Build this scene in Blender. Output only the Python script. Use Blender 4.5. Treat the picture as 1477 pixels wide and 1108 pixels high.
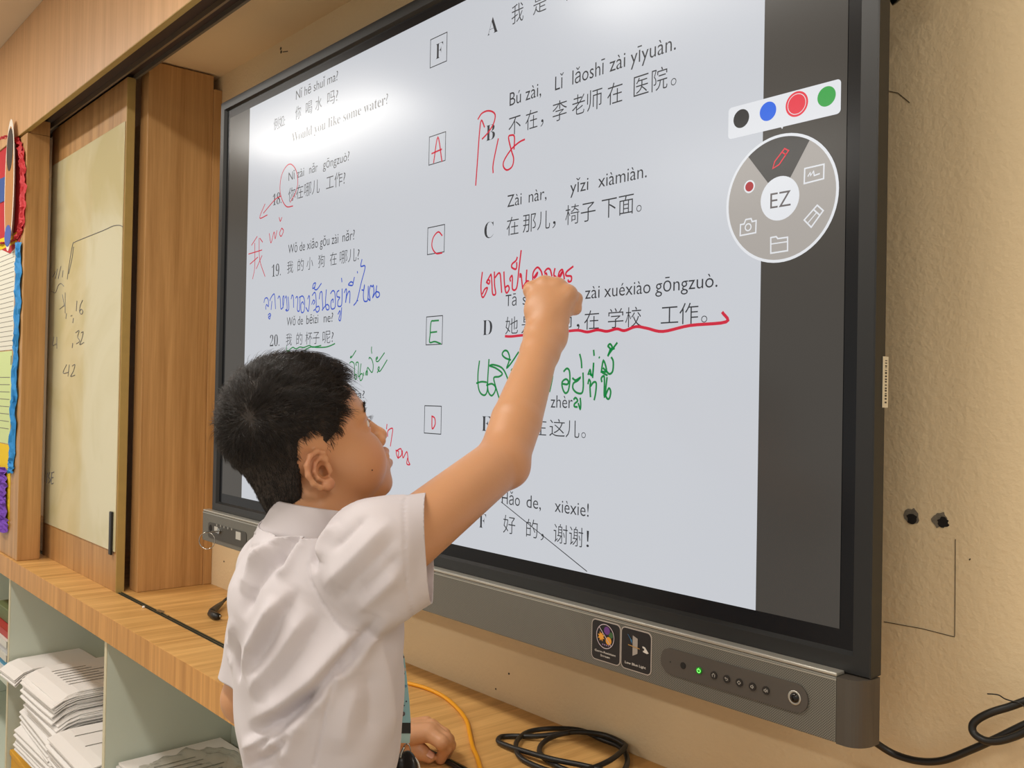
import bpy, bmesh, math, random
import numpy as np
from mathutils import Vector, Matrix

S = bpy.context.scene
for o in list(bpy.data.objects):
    bpy.data.objects.remove(o)
C = S.collection
EYE = 1.30                       # camera height above the floor
FPX, IW, IH = 1338.78, 1477, 1108

# ---------------------------------------------------------------- camera
_yaw, _pit, _rol = 0.856138, 0.01208, 0.018516
_fw = np.array([-math.sin(_yaw)*math.cos(_pit), math.cos(_yaw)*math.cos(_pit), math.sin(_pit)])
_r = np.cross(_fw, [0, 0, 1]); _r /= np.linalg.norm(_r)
_u = np.cross(_r, _fw)
_R = math.cos(_rol)*_r + math.sin(_rol)*_u
_U = -math.sin(_rol)*_r + math.cos(_rol)*_u
CAM0 = np.array([0.0, 0.0, EYE])
cam = bpy.data.cameras.new('camera')
cam.sensor_width = 36.0
cam.sensor_fit = 'HORIZONTAL'
cam.lens = FPX/IW*36.0
cam.clip_start = 0.02
camo = bpy.data.objects.new('camera', cam)
C.objects.link(camo)
camo.matrix_world = Matrix(((_R[0], _U[0], -_fw[0], 0), (_R[1], _U[1], -_fw[1], 0), (_R[2], _U[2], -_fw[2], EYE), (0, 0, 0, 1)))
S.camera = camo

# ---------------------------------------------------------------- world, lamps, exposure
S.view_settings.view_transform = 'Standard'
S.view_settings.look = 'None'
S.view_settings.gamma = 1.0
S.view_settings.use_curve_mapping = False
S.view_settings.exposure = -0.15
w = bpy.data.worlds.new('room_air')
S.world = w
w.use_nodes = True
w.node_tree.nodes['Background'].inputs[0].default_value = (1.0, 0.96, 0.90, 1)
w.node_tree.nodes['Background'].inputs[1].default_value = 0.66

def tube_lamp(x0, x1, y, power, wid=0.16):
    l = bpy.data.lights.new('ceiling_lamp', 'AREA')
    l.shape = 'RECTANGLE'
    l.size = abs(x1-x0); l.size_y = wid
    l.energy = power
    l.color = (1.0, 0.96, 0.89)
    o = bpy.data.objects.new('ceiling_lamp', l)
    o.location = ((x0+x1)/2, y, 2.455)
    C.objects.link(o)
tube_lamp(-4.2, -3.0, -0.10, 24)
tube_lamp(-1.95, -0.75, -0.04, 21)
tube_lamp(0.5, 1.7, 0.02, 21)
tube_lamp(-3.2, -2.0, -1.9, 26)
tube_lamp(-0.4, 0.8, -1.9, 26)

# ---------------------------------------------------------------- measuring helpers
def ray(px, py):
    return _fw + (px-IW/2)/FPX*_R - (py-IH/2)/FPX*_U
def at(px, py, d):               # point at depth d along the optical axis
    return CAM0 + ray(px, py)*d
def on_y(px, py, y):
    d = ray(px, py); return CAM0 + d*(y/d[1])
def on_z(px, py, z):
    d = ray(px, py); return CAM0 + d*((z-EYE)/d[2])
def on_x(px, py, x):
    d = ray(px, py); return CAM0 + d*(x/d[0])
def proj(P):
    q = np.asarray(P) - CAM0
    d = q @ _fw
    return np.stack([IW/2+FPX*(q@_R)/d, IH/2-FPX*(q@_U)/d], -1)
DS = 0.96521                     # the picture plane of the display
def scr(px, py):
    return on_y(px, py, DS)
def scr_x(px, z, y=DS):          # x of the point at height z seen in column px
    a, b = -6.0, 1.0
    for _ in range(50):
        m = (a+b)/2
        if proj([m, y, z])[0] < px: a = m
        else: b = m
    return (a+b)/2

# ---------------------------------------------------------------- materials
def lin(c):
    return tuple((v/12.92 if v <= 0.04045 else ((v+0.055)/1.055)**2.4) for v in [x/255 for x in c]) + (1,)
MATS = {}
def mat(name, col, rough=0.55, metal=0.0, spec=0.5, bump=None, var=None, emit=None, sss=0, coat=0, sheen=0):
    """bump=(scale, strength, distance); var=(scale, amount): noise in the thing's own colour"""
    if name in MATS: return MATS[name]
    m = bpy.data.materials.new(name); m.use_nodes = True
    nt = m.node_tree; b = nt.nodes['Principled BSDF']
    b.inputs['Base Color'].default_value = lin(col)
    b.inputs['Roughness'].default_value = rough
    b.inputs['Metallic'].default_value = metal
    b.inputs['Specular IOR Level'].default_value = spec
    if coat: b.inputs['Coat Weight'].default_value = coat
    if sheen: b.inputs['Sheen Weight'].default_value = sheen
    if sss:
        b.inputs['Subsurface Weight'].default_value = sss
        b.inputs['Subsurface Radius'].default_value = (0.010, 0.004, 0.002)
        b.inputs['Subsurface Scale'].default_value = 0.6
    tc = nt.nodes.new('ShaderNodeTexCoord')
    if bump:
        n = nt.nodes.new('ShaderNodeTexNoise'); n.inputs['Scale'].default_value = bump[0]; n.inputs['Detail'].default_value = 4
        nt.links.new(tc.outputs['Object'], n.inputs['Vector'])
        bp = nt.nodes.new('ShaderNodeBump'); bp.inputs['Strength'].default_value = bump[1]; bp.inputs['Distance'].default_value = bump[2]
        nt.links.new(n.outputs['Fac'], bp.inputs['Height']); nt.links.new(bp.outputs['Normal'], b.inputs['Normal'])
    if var:
        n = nt.nodes.new('ShaderNodeTexNoise'); n.inputs['Scale'].default_value = var[0]; n.inputs['Detail'].default_value = 5
        nt.links.new(tc.outputs['Object'], n.inputs['Vector'])
        mx = nt.nodes.new('ShaderNodeMix'); mx.data_type = 'RGBA'
        c = lin(col); k = var[1]
        mx.inputs[6].default_value = tuple(v*(1-k) for v in c[:3])+(1,)
        mx.inputs[7].default_value = tuple(min(1, v*(1+k)) for v in c[:3])+(1,)
        nt.links.new(n.outputs['Fac'], mx.inputs[0]); nt.links.new(mx.outputs[2], b.inputs['Base Color'])
    if emit:
        b.inputs['Emission Color'].default_value = lin(col); b.inputs['Emission Strength'].default_value = emit
    MATS[name] = m
    return m
def wood(name, col, axis, rough=0.42, contrast=0.28):
    """laminate with the grain running along axis (0 x, 1 y, 2 z)"""
    if name in MATS: return MATS[name]
    m = bpy.data.materials.new(name); m.use_nodes = True
    nt = m.node_tree; b = nt.nodes['Principled BSDF']; b.inputs['Roughness'].default_value = rough
    b.inputs['Specular IOR Level'].default_value = 0.35
    tc = nt.nodes.new('ShaderNodeTexCoord')
    def noise(sc, al, detail):
        mp = nt.nodes.new('ShaderNodeMapping')
        s = [sc]*3; s[axis] = al
        mp.inputs['Scale'].default_value = s
        nt.links.new(tc.outputs['Object'], mp.inputs['Vector'])
        n = nt.nodes.new('ShaderNodeTexNoise'); n.inputs['Scale'].default_value = 1.0; n.inputs['Detail'].default_value = detail
        n.inputs['Roughness'].default_value = 0.6; n.inputs['Distortion'].default_value = 0.4
        nt.links.new(mp.outputs[0], n.inputs['Vector'])
        return n.outputs['Fac']
    a = noise(34, 1.6, 5); f = noise(210, 5, 3)
    mm = nt.nodes.new('ShaderNodeMath'); mm.operation = 'MULTIPLY_ADD'; mm.inputs[1].default_value = 0.45
    nt.links.new(f, mm.inputs[0]); nt.links.new(a, mm.inputs[2])
    cr = nt.nodes.new('ShaderNodeValToRGB')
    c = lin(col)
    cr.color_ramp.elements[0].position = 0.45; cr.color_ramp.elements[1].position = 1.0
    cr.color_ramp.elements[0].color = (c[0]*(1-contrast), c[1]*(1-contrast*1.25), c[2]*(1-contrast*1.6), 1)
    cr.color_ramp.elements[1].color = (min(1, c[0]*(1+contrast)), min(1, c[1]*(1+contrast*1.15)), min(1, c[2]*(1+contrast*1.4)), 1)
    nt.links.new(mm.outputs[0], cr.inputs[0]); nt.links.new(cr.outputs[0], b.inputs['Base Color'])
    MATS[name] = m
    return m
def glow(name, col, strength):   # a lit picture element of the display
    if name in MATS: return MATS[name]
    m = bpy.data.materials.new(name); m.use_nodes = True
    nt = m.node_tree; nt.nodes.clear()
    e = nt.nodes.new('ShaderNodeEmission'); e.inputs[0].default_value = lin(col); e.inputs[1].default_value = strength*1.11
    o = nt.nodes.new('ShaderNodeOutputMaterial')
    g = nt.nodes.new('ShaderNodeBsdfGlossy'); g.inputs['Roughness'].default_value = 0.22      # anti-glare cover glass bonded on the panel
    f = nt.nodes.new('ShaderNodeFresnel'); f.inputs['IOR'].default_value = 1.42
    mx = nt.nodes.new('ShaderNodeMixShader')
    nt.links.new(f.outputs[0], mx.inputs[0]); nt.links.new(e.outputs[0], mx.inputs[1]); nt.links.new(g.outputs[0], mx.inputs[2]); nt.links.new(mx.outputs[0], o.inputs[0])
    m['picture'] = 1
    MATS[name] = m
    return m

# ---------------------------------------------------------------- object helpers
def props(o, label=None, cat=None, group=None, kind=None):
    if label: o['label'] = label
    if cat: o['category'] = cat
    if group: o['group'] = group
    if kind: o['kind'] = kind
    return o
def empty(name, loc, label, cat, group=None):
    o = bpy.data.objects.new(name, None); o.empty_display_size = 0.05
    o.location = Vector(loc); C.objects.link(o)
    return props(o, label, cat, group)
def link(name, me, m=None, parent=None):
    o = bpy.data.objects.new(name, me)
    if m is not None:
        for q in (m if isinstance(m, (list, tuple)) else [m]): me.materials.append(q)
    C.objects.link(o)
    if parent is not None:
        o.parent = parent
        off = Vector((0, 0, 0)); p = parent
        while p is not None:
            off += p.location; p = p.parent
        o.location = -off        # children are modelled in world coordinates
    return o
class MB:
    def __init__(self): self.v = []; self.f = []; self.mi = []
    def add(self, vs, fs, mi=0):
        b = len(self.v); self.v += [tuple(map(float, p)) for p in vs]
        self.f += [tuple(i+b for i in q) for q in fs]; self.mi += [mi]*len(fs)
        return self
    def box(self, x0, x1, y0, y1, z0, z1, mi=0):
        vs = [(x, y, z) for z in (z0, z1) for y in (y0, y1) for x in (x0, x1)]
        return self.add(vs, [(0, 2, 3, 1), (4, 5, 7, 6), (0, 1, 5, 4), (1, 3, 7, 5), (3, 2, 6, 7), (2, 0, 4, 6)], mi)
    def bbox(self, x0, x1, y0, y1, z0, z1, b=0.002, mi=0, seg=2):
        bm = bmesh.new()
        vs = [bm.verts.new((x, y, z)) for z in (z0, z1) for y in (y0, y1) for x in (x0, x1)]
        for q in [(0, 2, 3, 1), (4, 5, 7, 6), (0, 1, 5, 4), (1, 3, 7, 5), (3, 2, 6, 7), (2, 0, 4, 6)]:
            bm.faces.new([vs[i] for i in q])
        bmesh.ops.bevel(bm, geom=bm.edges[:], offset=b, segments=seg, profile=0.5, affect='EDGES')
        bm.verts.index_update()
        self.add([v.co for v in bm.verts], [[v.index for v in f.verts] for f in bm.faces], mi)
        bm.free(); return self
    def prism(self, pts, d0, d1, axis=1, mi=0):
        """polygon pts in the other two axes, extruded along axis from d0 to d1"""
        n = len(pts)
        def P(a, b, d):
            return {0: (d, a, b), 1: (a, d, b), 2: (a, b, d)}[axis]
        vs = [P(a, b, d0) for a, b in pts]+[P(a, b, d1) for a, b in pts]
        return self.add(vs, [tuple(range(n))[::-1], tuple(range(n, 2*n))]+[(i, (i+1) % n, (i+1) % n+n, i+n) for i in range(n)], mi)
    def tube(self, pts, r, seg=10, cap=True, mi=0):
        pts = [np.array(p, float) for p in pts]; n = len(pts)
        rs = r if hasattr(r, '__len__') else [r]*n
        up = None; vs = []
        for i in range(n):
            t = pts[min(i+1, n-1)]-pts[max(i-1, 0)]; t /= (np.linalg.norm(t)+1e-12)
            if up is None:
                up = np.cross(t, [0.3, 0.2, 1.0]);
                if np.linalg.norm(up) < 1e-3: up = np.cross(t, [1, 0, 0])
            up = up-t*(up@t); up /= (np.linalg.norm(up)+1e-12); s = np.cross(t, up)
            for k in range(seg):
                a = 2*math.pi*k/seg
                vs.append(pts[i]+rs[i]*(math.cos(a)*up+math.sin(a)*s))
        fs = [(i*seg+k, i*seg+(k+1) % seg, (i+1)*seg+(k+1) % seg, (i+1)*seg+k) for i in range(n-1) for k in range(seg)]
        if cap: fs += [tuple(range(seg))[::-1], tuple(range((n-1)*seg, n*seg))]
        return self.add(vs, fs, mi)
    def lathe(self, c, prof, axis, seg=24, mi=0):
        """prof: list of (radius, distance along axis) from c"""
        ax = np.array(axis, float); ax /= np.linalg.norm(ax)
        u = np.cross(ax, [0.2, 0.1, 1]); u /= np.linalg.norm(u); v = np.cross(ax, u); c = np.array(c, float)
        vs = [c+ax*d+r*(math.cos(2*math.pi*k/seg)*u+math.sin(2*math.pi*k/seg)*v) for r, d in prof for k in range(seg)]
        n = len(prof)
        fs = [(i*seg+k, i*seg+(k+1) % seg, (i+1)*seg+(k+1) % seg, (i+1)*seg+k) for i in range(n-1) for k in range(seg)]
        fs += [tuple(range(seg))[::-1], tuple(range((n-1)*seg, n*seg))]
        return self.add(vs, fs, mi)
    def build(self, name, m, parent=None, smooth=False, label=None):
        me = bpy.data.meshes.new(name); me.from_pydata(self.v, [], self.f)
        bm = bmesh.new(); bm.from_mesh(me); bmesh.ops.recalc_face_normals(bm, faces=bm.faces[:]); bm.to_mesh(me); bm.free()
        o = link(name, me, m, parent)
        if o.data.materials and o.data.materials[0].get('picture'):      # picture elements face the room
            bm = bmesh.new(); bm.from_mesh(me); bm.normal_update()
            bmesh.ops.reverse_faces(bm, faces=[f for f in bm.faces if f.normal.y > 0]); bm.to_mesh(me); bm.free()
        if any(self.mi): me.polygons.foreach_set('material_index', self.mi)
        if smooth:
            me.polygons.foreach_set('use_smooth', [True]*len(me.polygons))
        if label: o['label'] = label
        return o
def smooth_by_angle(o, ang=40):
    me = o.data
    me.polygons.foreach_set('use_smooth', [True]*len(me.polygons))
    bm = bmesh.new(); bm.from_mesh(me)
    for e in bm.edges:
        if len(e.link_faces) == 2 and e.calc_face_angle(0) > math.radians(ang): e.smooth = False
    bm.to_mesh(me); bm.free()
    return o
def catmull(pts, n=6, closed=False):
    P = [np.array(p, float) for p in pts]
    if len(P) < 3: return P
    Q = [P[0]*2-P[1]]+P+[P[-1]*2-P[-2]]
    out = []
    for i in range(1, len(Q)-2):
        for k in range(n):
            t = k/n; a, b, c, d = Q[i-1], Q[i], Q[i+1], Q[i+2]
            out.append(0.5*((2*b)+(c-a)*t+(2*a-5*b+4*c-d)*t*t+(3*b-a-3*c+d)*t**3))
    out.append(P[-1]); return out
def rrect(x0, x1, z0, z1, r, n=6):
    out = []
    for cx, cz, a0 in ((x1-r, z1-r, 0), (x0+r, z1-r, 90), (x0+r, z0+r, 180), (x1-r, z0+r, 270)):
        for k in range(n+1):
            a = math.radians(a0+90*k/n); out.append((cx+r*math.cos(a), cz+r*math.sin(a)))
    return out
def circ(cx, cz, r, n=40, a0=0, a1=360):
    return [(cx+r*math.cos(math.radians(a0+(a1-a0)*k/n)), cz+r*math.sin(math.radians(a0+(a1-a0)*k/n))) for k in range(n if abs(a1-a0) >= 360 else n+1)]
rng = random.Random(7)
# ================================================================ the room
YW = 1.09                        # front wall
ZC = EYE-0.549                   # counter top
ZCEIL = 2.465
M_wall = mat('plaster', (230, 208, 168), 0.75, bump=(150, 0.35, 0.004), var=(2.2, 0.05))
M_ceil = mat('ceiling_paint', (226, 206, 176), 0.8)
M_floor = mat('floor_tile', (188, 178, 162), 0.4, var=(6, 0.1))
wall = props(MB().box(-6.5, 3.5, YW, YW+0.12, 0, ZCEIL).build('wall_front', M_wall), kind='structure')
props(MB().box(-6.5, 3.5, -5.0, YW, -0.05, 0).build('floor', M_floor), kind='structure')
props(MB().box(-6.5, 3.5, -5.0, YW+0.12, ZCEIL, ZCEIL+0.05).build('ceiling', M_ceil), kind='structure')
# niche soffit behind the fascia
props(MB().box(-4.6, 1.2, 0.868, YW, EYE+0.893, EYE+0.93).build('trim_1', mat('soffit_paint', (240, 214, 174), 0.7, var=(3, 0.08))), kind='structure')
# pencil marks, drill holes and scuffs on the plaster
M_pencil = mat('pencil_grey', (70, 62, 50), 0.8)
M_dark = mat('hole_dark', (26, 22, 20), 0.9)
M_chip = mat('chipped_plaster', (120, 112, 98), 0.9, var=(300, 0.4))
def wall_line(pts, wd, name='pencil_line'):
    q = [on_y(x, y, YW-0.0006) for x, y in pts]
    mb = MB()
    for a, b in zip(q[:-1], q[1:]):
        mb.tube([a, b], wd, 5)
    return mb.build(name, M_pencil, wall)
wall_line([(1378, 778), (1377.6, 850), (1377, 918)], 0.0004)
wall_line([(1275, 897), (1330, 907), (1377, 919)], 0.0004)
wall_line([(1398, 808), (1399.5, 806)], 0.0007, 'scuff')
wall_line([(1280, 131), (1295, 134), (1312, 148)], 0.0004, 'plaster_crack')
wall_line([(408, 75), (415, 74)], 0.0012, 'scuff')
for px, py, r in ((405, 70, 0.004), (405.5, 75, 0.004), (734, 972, 0.0018), (646, 982, 0.0015), (715, 994, 0.0015), (323, 810, 0.0025)):
    c = on_y(px, py, YW-0.0004)
    MB().prism(circ(c[0], c[2], r, 9), YW-0.0008, YW+0.001).build('scuff', M_pencil, wall)
def blob(cx, cz, r, seed, y0, sq=1.0):
    q = random.Random(seed)
    pts = [(cx+r*(0.72+0.45*q.random())*math.cos(a), cz+sq*r*(0.72+0.45*q.random())*math.sin(a)) for a in [i*2*math.pi/16 for i in range(16)]]
    return MB().prism(pts, y0, YW+0.002)
for i, (px, py) in enumerate(((1315, 747), (1360, 753))):
    c = on_y(px, py, YW)
    blob(c[0]-(0.003 if i else 0), c[2]+0.002, 0.0098, 3+i, YW-0.0006).build('chipped_edge', M_chip, wall)
    blob(c[0]+0.0006, c[2]-0.0005, 0.0066, 13+i, YW-0.0012).build('drill_hole', M_dark, wall)

# ================================================================ cabinetry
W_v = wood('laminate_upright', (188, 144, 92), 2)
W_f = wood('laminate_fascia', (206, 162, 116), 2, contrast=0.16)
W_c = wood('laminate_counter', (208, 162, 98), 1, contrast=0.30)
M_olive = mat('raw_panel_edge', (176, 148, 84), 0.6, var=(30, 0.12))
M_brown = mat('dark_track', (64, 48, 42), 0.5)
M_alu = mat('track_metal', (150, 138, 118), 0.35, metal=0.6)

# overhead fascia with the sliding track under it
fas = empty('fascia', (-2.0, 0.74, EYE+0.806), 'long wood grain fascia under the ceiling with a dark sliding track along its bottom', 'fascia')
MB().bbox(-5.2, 1.2, 0.740, 0.756, EYE+0.806, ZCEIL-0.001, 0.0012).build('board', W_f, fas)
MB().box(-5.2, 1.2, 0.7405, 0.7555, EYE+0.8045, EYE+0.806).build('bottom_edge', M_olive, fas)
MB().box(-5.2, 1.2, 0.757, 0.866, EYE+0.852, EYE+0.93).build('track_bed', M_brown, fas)
MB().box(-5.2, 1.2, 0.826, 0.832, EYE+0.838, EYE+0.852).build('track_rail', M_alu, fas)
MB().box(-5.2, 1.2, 0.860, 0.867, EYE+0.840, EYE+0.925).build('track_rail', mat('rail_grey', (112, 104, 92), 0.4, metal=0.3), fas)

# upright box beside the display
pil = empty('boxed_upright', (-2.56, 0.98, ZC), 'tall boxed wood grain upright standing on the counter left of the display', 'cabinet upright')
MB().bbox(-2.60, -2.541, 0.885, 1.066, ZC+0.0005, EYE+0.888, 0.0012).build('side_panel', W_v, pil)
MB().bbox(-2.60, -2.536, 1.066, 1.0895, ZC+0.0005, EYE+0.85, 0.0012).build('wall_strip', W_v, pil)

# sliding white board
sl = empty('sliding_whiteboard', (-2.9, 0.853, ZC), 'sliding wood door faced with a stained old whiteboard', 'sliding door')
MB().bbox(-3.30, -2.582, 0.842, 0.8635, ZC-0.004, EYE+0.842, 0.001).build('door_panel', W_v, sl)
MB().bbox(-2.5815, -2.578, 0.8418, 0.864, ZC-0.004, EYE+0.842, 0.001).build('edge_band', M_olive, sl)
def board_mat():
    m = mat('old_whiteboard', (222, 212, 170), 0.22, coat=0.3)
    nt = m.node_tree; b = nt.nodes['Principled BSDF']
    tc = nt.nodes.new('ShaderNodeTexCoord'); n = nt.nodes.new('ShaderNodeTexNoise')
    n.inputs['Scale'].default_value = 2.6; n.inputs['Detail'].default_value = 3; n.inputs['Distortion'].default_value = 1.2
    nt.links.new(tc.outputs['Object'], n.inputs['Vector'])
    cr = nt.nodes.new('ShaderNodeValToRGB')
    cr.color_ramp.elements[0].color = lin((212, 202, 154)); cr.color_ramp.elements[0].position = 0.36
    cr.color_ramp.elements[1].color = lin((224, 216, 176)); cr.color_ramp.elements[1].position = 0.52
    nt.links.new(n.outputs['Fac'], cr.inputs[0]); nt.links.new(cr.outputs[0], b.inputs['Base Color'])
    return m
MB().bbox(-3.28, -2.585, 0.8385, 0.8417, EYE-0.442, EYE+0.722, 0.0008).build('writing_surface', board_mat(), sl)
MB().bbox(-2.617, -2.599, 0.832, 0.8387, EYE-0.452, EYE-0.335, 0.002).build('pull_handle', mat('black_plastic', (24, 24, 22), 0.4), sl)
MK = mat('marker_ink', (112, 112, 116), 0.6)
def mark(strokes, wd=0.0020, y=0.8379):
    mb = MB()
    for st in strokes:
        q = [on_y(a, b, y) for a, b in st]
        q = catmull(q, 5) if len(q) > 2 else q
        for a, b in zip(q[:-1], q[1:]):
            mb.tube([a, b], wd*0.5, 5)
    mb.build('marker_writing', MK, sl)
mark([[(90, 425), (93, 442)], [(94, 422), (94, 452)], [(86, 446), (92, 441)], [(96, 452), (95, 460)], [(102, 456), (104, 455)], [(106, 459), (105, 466)],
      [(111, 434), (110, 449)], [(119, 433), (115.5, 442), (115, 451), (118, 453), (119.5, 449), (117, 446), (115.2, 449)]], 0.0021)
mark([[(78, 486), (76, 498), (81, 496)], [(82, 486), (82, 503)], [(109, 480), (114, 477), (112, 486), (115, 492), (110, 496)], [(117, 480), (120, 479), (118, 489), (115, 497), (121, 494)], [(105, 495), (104, 502)]], 0.0021)
mark([[(96, 526), (91, 538), (99, 537)], [(100, 526), (98, 543)], [(104, 528), (108, 526), (106, 535), (102, 543), (108, 541)]], 0.0021)
mark([[(69, 682), (67, 697)], [(72, 681), (70, 688), (73, 692), (70, 697)], [(75, 682), (74, 697), (77, 697)], [(74, 682), (78, 681)], [(74, 689), (77, 689)]], 0.003)
mark([[(97, 403), (100, 380), (105, 352), (108, 350)], [(99, 395), (104, 372), (106, 356)], [(108, 349), (120, 344), (135, 338), (150, 332), (163, 326), (172, 325), (177, 327)]], 0.002)
mark([[(76, 400), (80, 392)], [(80, 402), (83, 388)], [(84, 402), (88, 384)], [(90, 400), (91, 390)], [(74, 420), (80, 422), (84, 412), (88, 409), (92, 413)]], 0.002)

# post and the notice board on it
po = empty('cabinet_post', (-3.3, 0.78, ZC), 'wood grain cabinet post framing the notice board at far left', 'cabinet post')
MB().bbox(-4.3, -3.212, 0.746, 0.8125, ZC+0.0005, EYE+0.800, 0.0015).build('post_board', W_v, po)
MB().box(-4.3, -3.213, 0.757, 0.8125, EYE+0.8005, EYE+0.845).build('top_block', W_v, po)

def sheet(name, label, cat, pts, col, y, wav=0.0015, lines=None, group=None, thick=0.0006):
    """paper pinned on the notice board; pts are its outline (x, z)"""
    root = empty(name, (np.mean([p[0] for p in pts]), y, min(p[1] for p in pts)), label, cat, group)
    MB().prism(pts, y-thick, y).build('page', mat(name+'_paper_%d%d%d' % col, col, 0.8), root)
    if lines:
        mb = MB()
        for x0, x1, z, t in lines: mb.box(x0, x1, y-thick-0.0004, y-thick, z-t/2, z+t/2)
        mb.build('print', mat('paper_print', (120, 118, 110), 0.8), root)
    return root
YB = 0.7455
P_ = lambda px, py: (lambda q: (q[0], q[2]))(on_y(px, py, YB))
x_r = -3.30
z1, z2, z3, z4 = P_(10, 355)[1], P_(10, 505)[1], P_(10, 640)[1], P_(10, 762)[1]
sheet('notice_sheet', 'white printed list sheet pinned on the notice board above the pale green notice', 'paper', [(-3.62, z2), (x_r-0.02, z2), (x_r-0.02, z1-0.005), (-3.62, z1-0.005)], (226, 224, 210), YB,
      lines=[(-3.61, x_r-0.03, z1-0.03-0.016*i, 0.0016) for i in range(20)])
sheet('notice_sheet', 'pale green printed notice pinned below the white list on the notice board', 'paper', [(-3.62, z3), (x_r-0.03, z3), (x_r-0.03, z2-0.004), (-3.62, z2-0.004)], (206, 222, 158), YB,
      lines=[(-3.61, x_r-0.05, z2-0.09-0.024*i, 0.0022) for i in range(8)]+[(-3.345, -3.335, z2-0.035, 0.03)])
sheet('backing_paper', 'yellow backing paper above the purple frill on the notice board', 'paper', [(-3.7, z4), (x_r-0.015, z4), (x_r-0.012, z3-0.003), (-3.7, z3-0.003)], (238, 200, 30), YB)
sheet('backing_paper', 'yellow paper strip just under the red frill on the notice board', 'paper', [(-3.6, z1-0.004), (x_r-0.005, z1-0.004), (x_r-0.005, z1+0.03), (-3.6, z1+0.035)], (240, 204, 20), YB-0.0012)
def frill(name, label, col, path, wd, seed, dep=0.014):
    """crumpled crepe-paper strip along path (px points on the board)"""
    q = random.Random(seed)
    P = catmull([P_(*p) for p in path], 9)
    vs = []; n = len(P); K = 9
    for i, p in enumerate(P):
        for k in range(K):
            t = k/(K-1)-0.5
            vs.append((p[0]+wd*t*(0.85+0.5*q.random())+0.006*math.sin(i*1.3), YB-0.0015-dep*q.random()*(1-abs(t)*1.2), p[1]+0.006*(q.random()-.5)))
    fs = [(i*K+k, i*K+k+1, (i+1)*K+k+1, (i+1)*K+k) for i in range(n-1) for k in range(K-1)]
    o = MB().add(vs, fs).build(name, mat(name+'_%d%d%d' % col, col, 0.7), None)
    sd = o.modifiers.new('thick', 'SOLIDIFY'); sd.thickness = 0.0008
    return props(o, label, 'paper border')
frill('paper_frill', 'crumpled blue crepe paper border up the notice board edge', (40, 138, 205), [(29, 350), (28, 420), (25, 500), (22, 580), (19, 660), (17, 682)], 0.055, 5)
frill('paper_frill', 'crumpled red crepe paper border at the top of the notice board', (196, 40, 48), [(-15, 215), (5, 200), (22, 198), (31, 215), (35, 250), (35, 300), (30, 335), (20, 348), (0, 352)], 0.05, 6)
frill('paper_frill', 'crumpled purple crepe paper along the notice board bottom', (112, 60, 176), [(0, 672), (1, 700), (2, 730), (3, 764)], 0.19, 9, 0.02)
sheet('red_backing', 'red crepe paper panel behind the tan cutout on the notice board', 'paper', [P_(*q) for q in ((-15, 188), (12, 188), (27, 196), (35, 215), (38, 260), (36, 325), (27, 352), (15, 366), (-15, 352))], (186, 36, 44), YB-0.0004)
# generic cut-out figure where the board carries a printed cartoon
cut = empty('paper_cutout', (-3.3, YB-0.02, EYE+0.5), 'printed tan paper cutout with white border pinned over the red frill', 'paper cutout')
def ell(cx, cz, rx, rz, n=28): return [(cx+rx*math.cos(2*math.pi*k/n), cz+rz*math.sin(2*math.pi*k/n)) for k in range(n)]
cc = P_(23, 268); 
for nm, rx, rz, dz, yy, col in (('border', 0.062, 0.215, 0, 0.0180, (236, 228, 214)), ('printed_shape', 0.052, 0.195, -0.004, 0.0188, (188, 128, 66)), ('dark_patch', 0.04, 0.07, 0.115, 0.0194, (46, 32, 24)), ('blue_patch', 0.042, 0.035, -0.165, 0.0194, (62, 92, 178))):
    MB().prism(ell(cc[0]-0.004, cc[1]+dz, rx, rz), YB-yy-0.0006, YB-yy).build(nm, mat('cutout_'+nm, col, 0.5), cut)
MB().prism(ell(cc[0]-0.015, cc[1], 0.02, 0.16), YB-0.018, YB-0.0025).build('spacer', mat('cutout_border', (236, 228, 214)), cut)
# blue card at the board's edge
sheet('lettered_card', 'blue lettered card at the left edge of the notice board', 'card', [P_(-6, 262), P_(9, 255), P_(8, 290), P_(-6, 296)], (54, 84, 150), YB-0.003)

# counter
ct = empty('counter', (-2.0, 0.74, ZC-0.062), 'long wood grain counter ledge running along the wall under the display', 'counter')
MB().bbox(-5.2, 1.2, 0.7385, 0.842, ZC-0.062, ZC, 0.0012).build('front_edge', W_c, ct)
mb = MB(); mb.box(-5.2, 1.2, 0.8585, 1.0895, ZC-0.04, ZC); mb.box(-5.2, 1.2, 0.842, 0.8585, ZC-0.04, ZC-0.008)
mb.build('top_board', W_c, ct)
mb = MB(); mb.box(-5.2, 1.2, 0.8425, 0.858, ZC-0.0075, ZC-0.0055); 
for y in (0.8430, 0.8500, 0.8570): mb.box(-5.2, 1.2, y-0.0008, y+0.0012, ZC-0.006, ZC-0.0008)
mb.build('groove_track', mat('groove_metal', (92, 92, 78), 0.35, metal=0.5), ct)
# front edge band: upright grain, as on the boards above
MB().box(-5.2, 1.2, 0.7375, 0.7384, ZC-0.0618, ZC-0.0004).build('edge_band', wood('laminate_band', (204, 150, 84), 2), ct)

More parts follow.
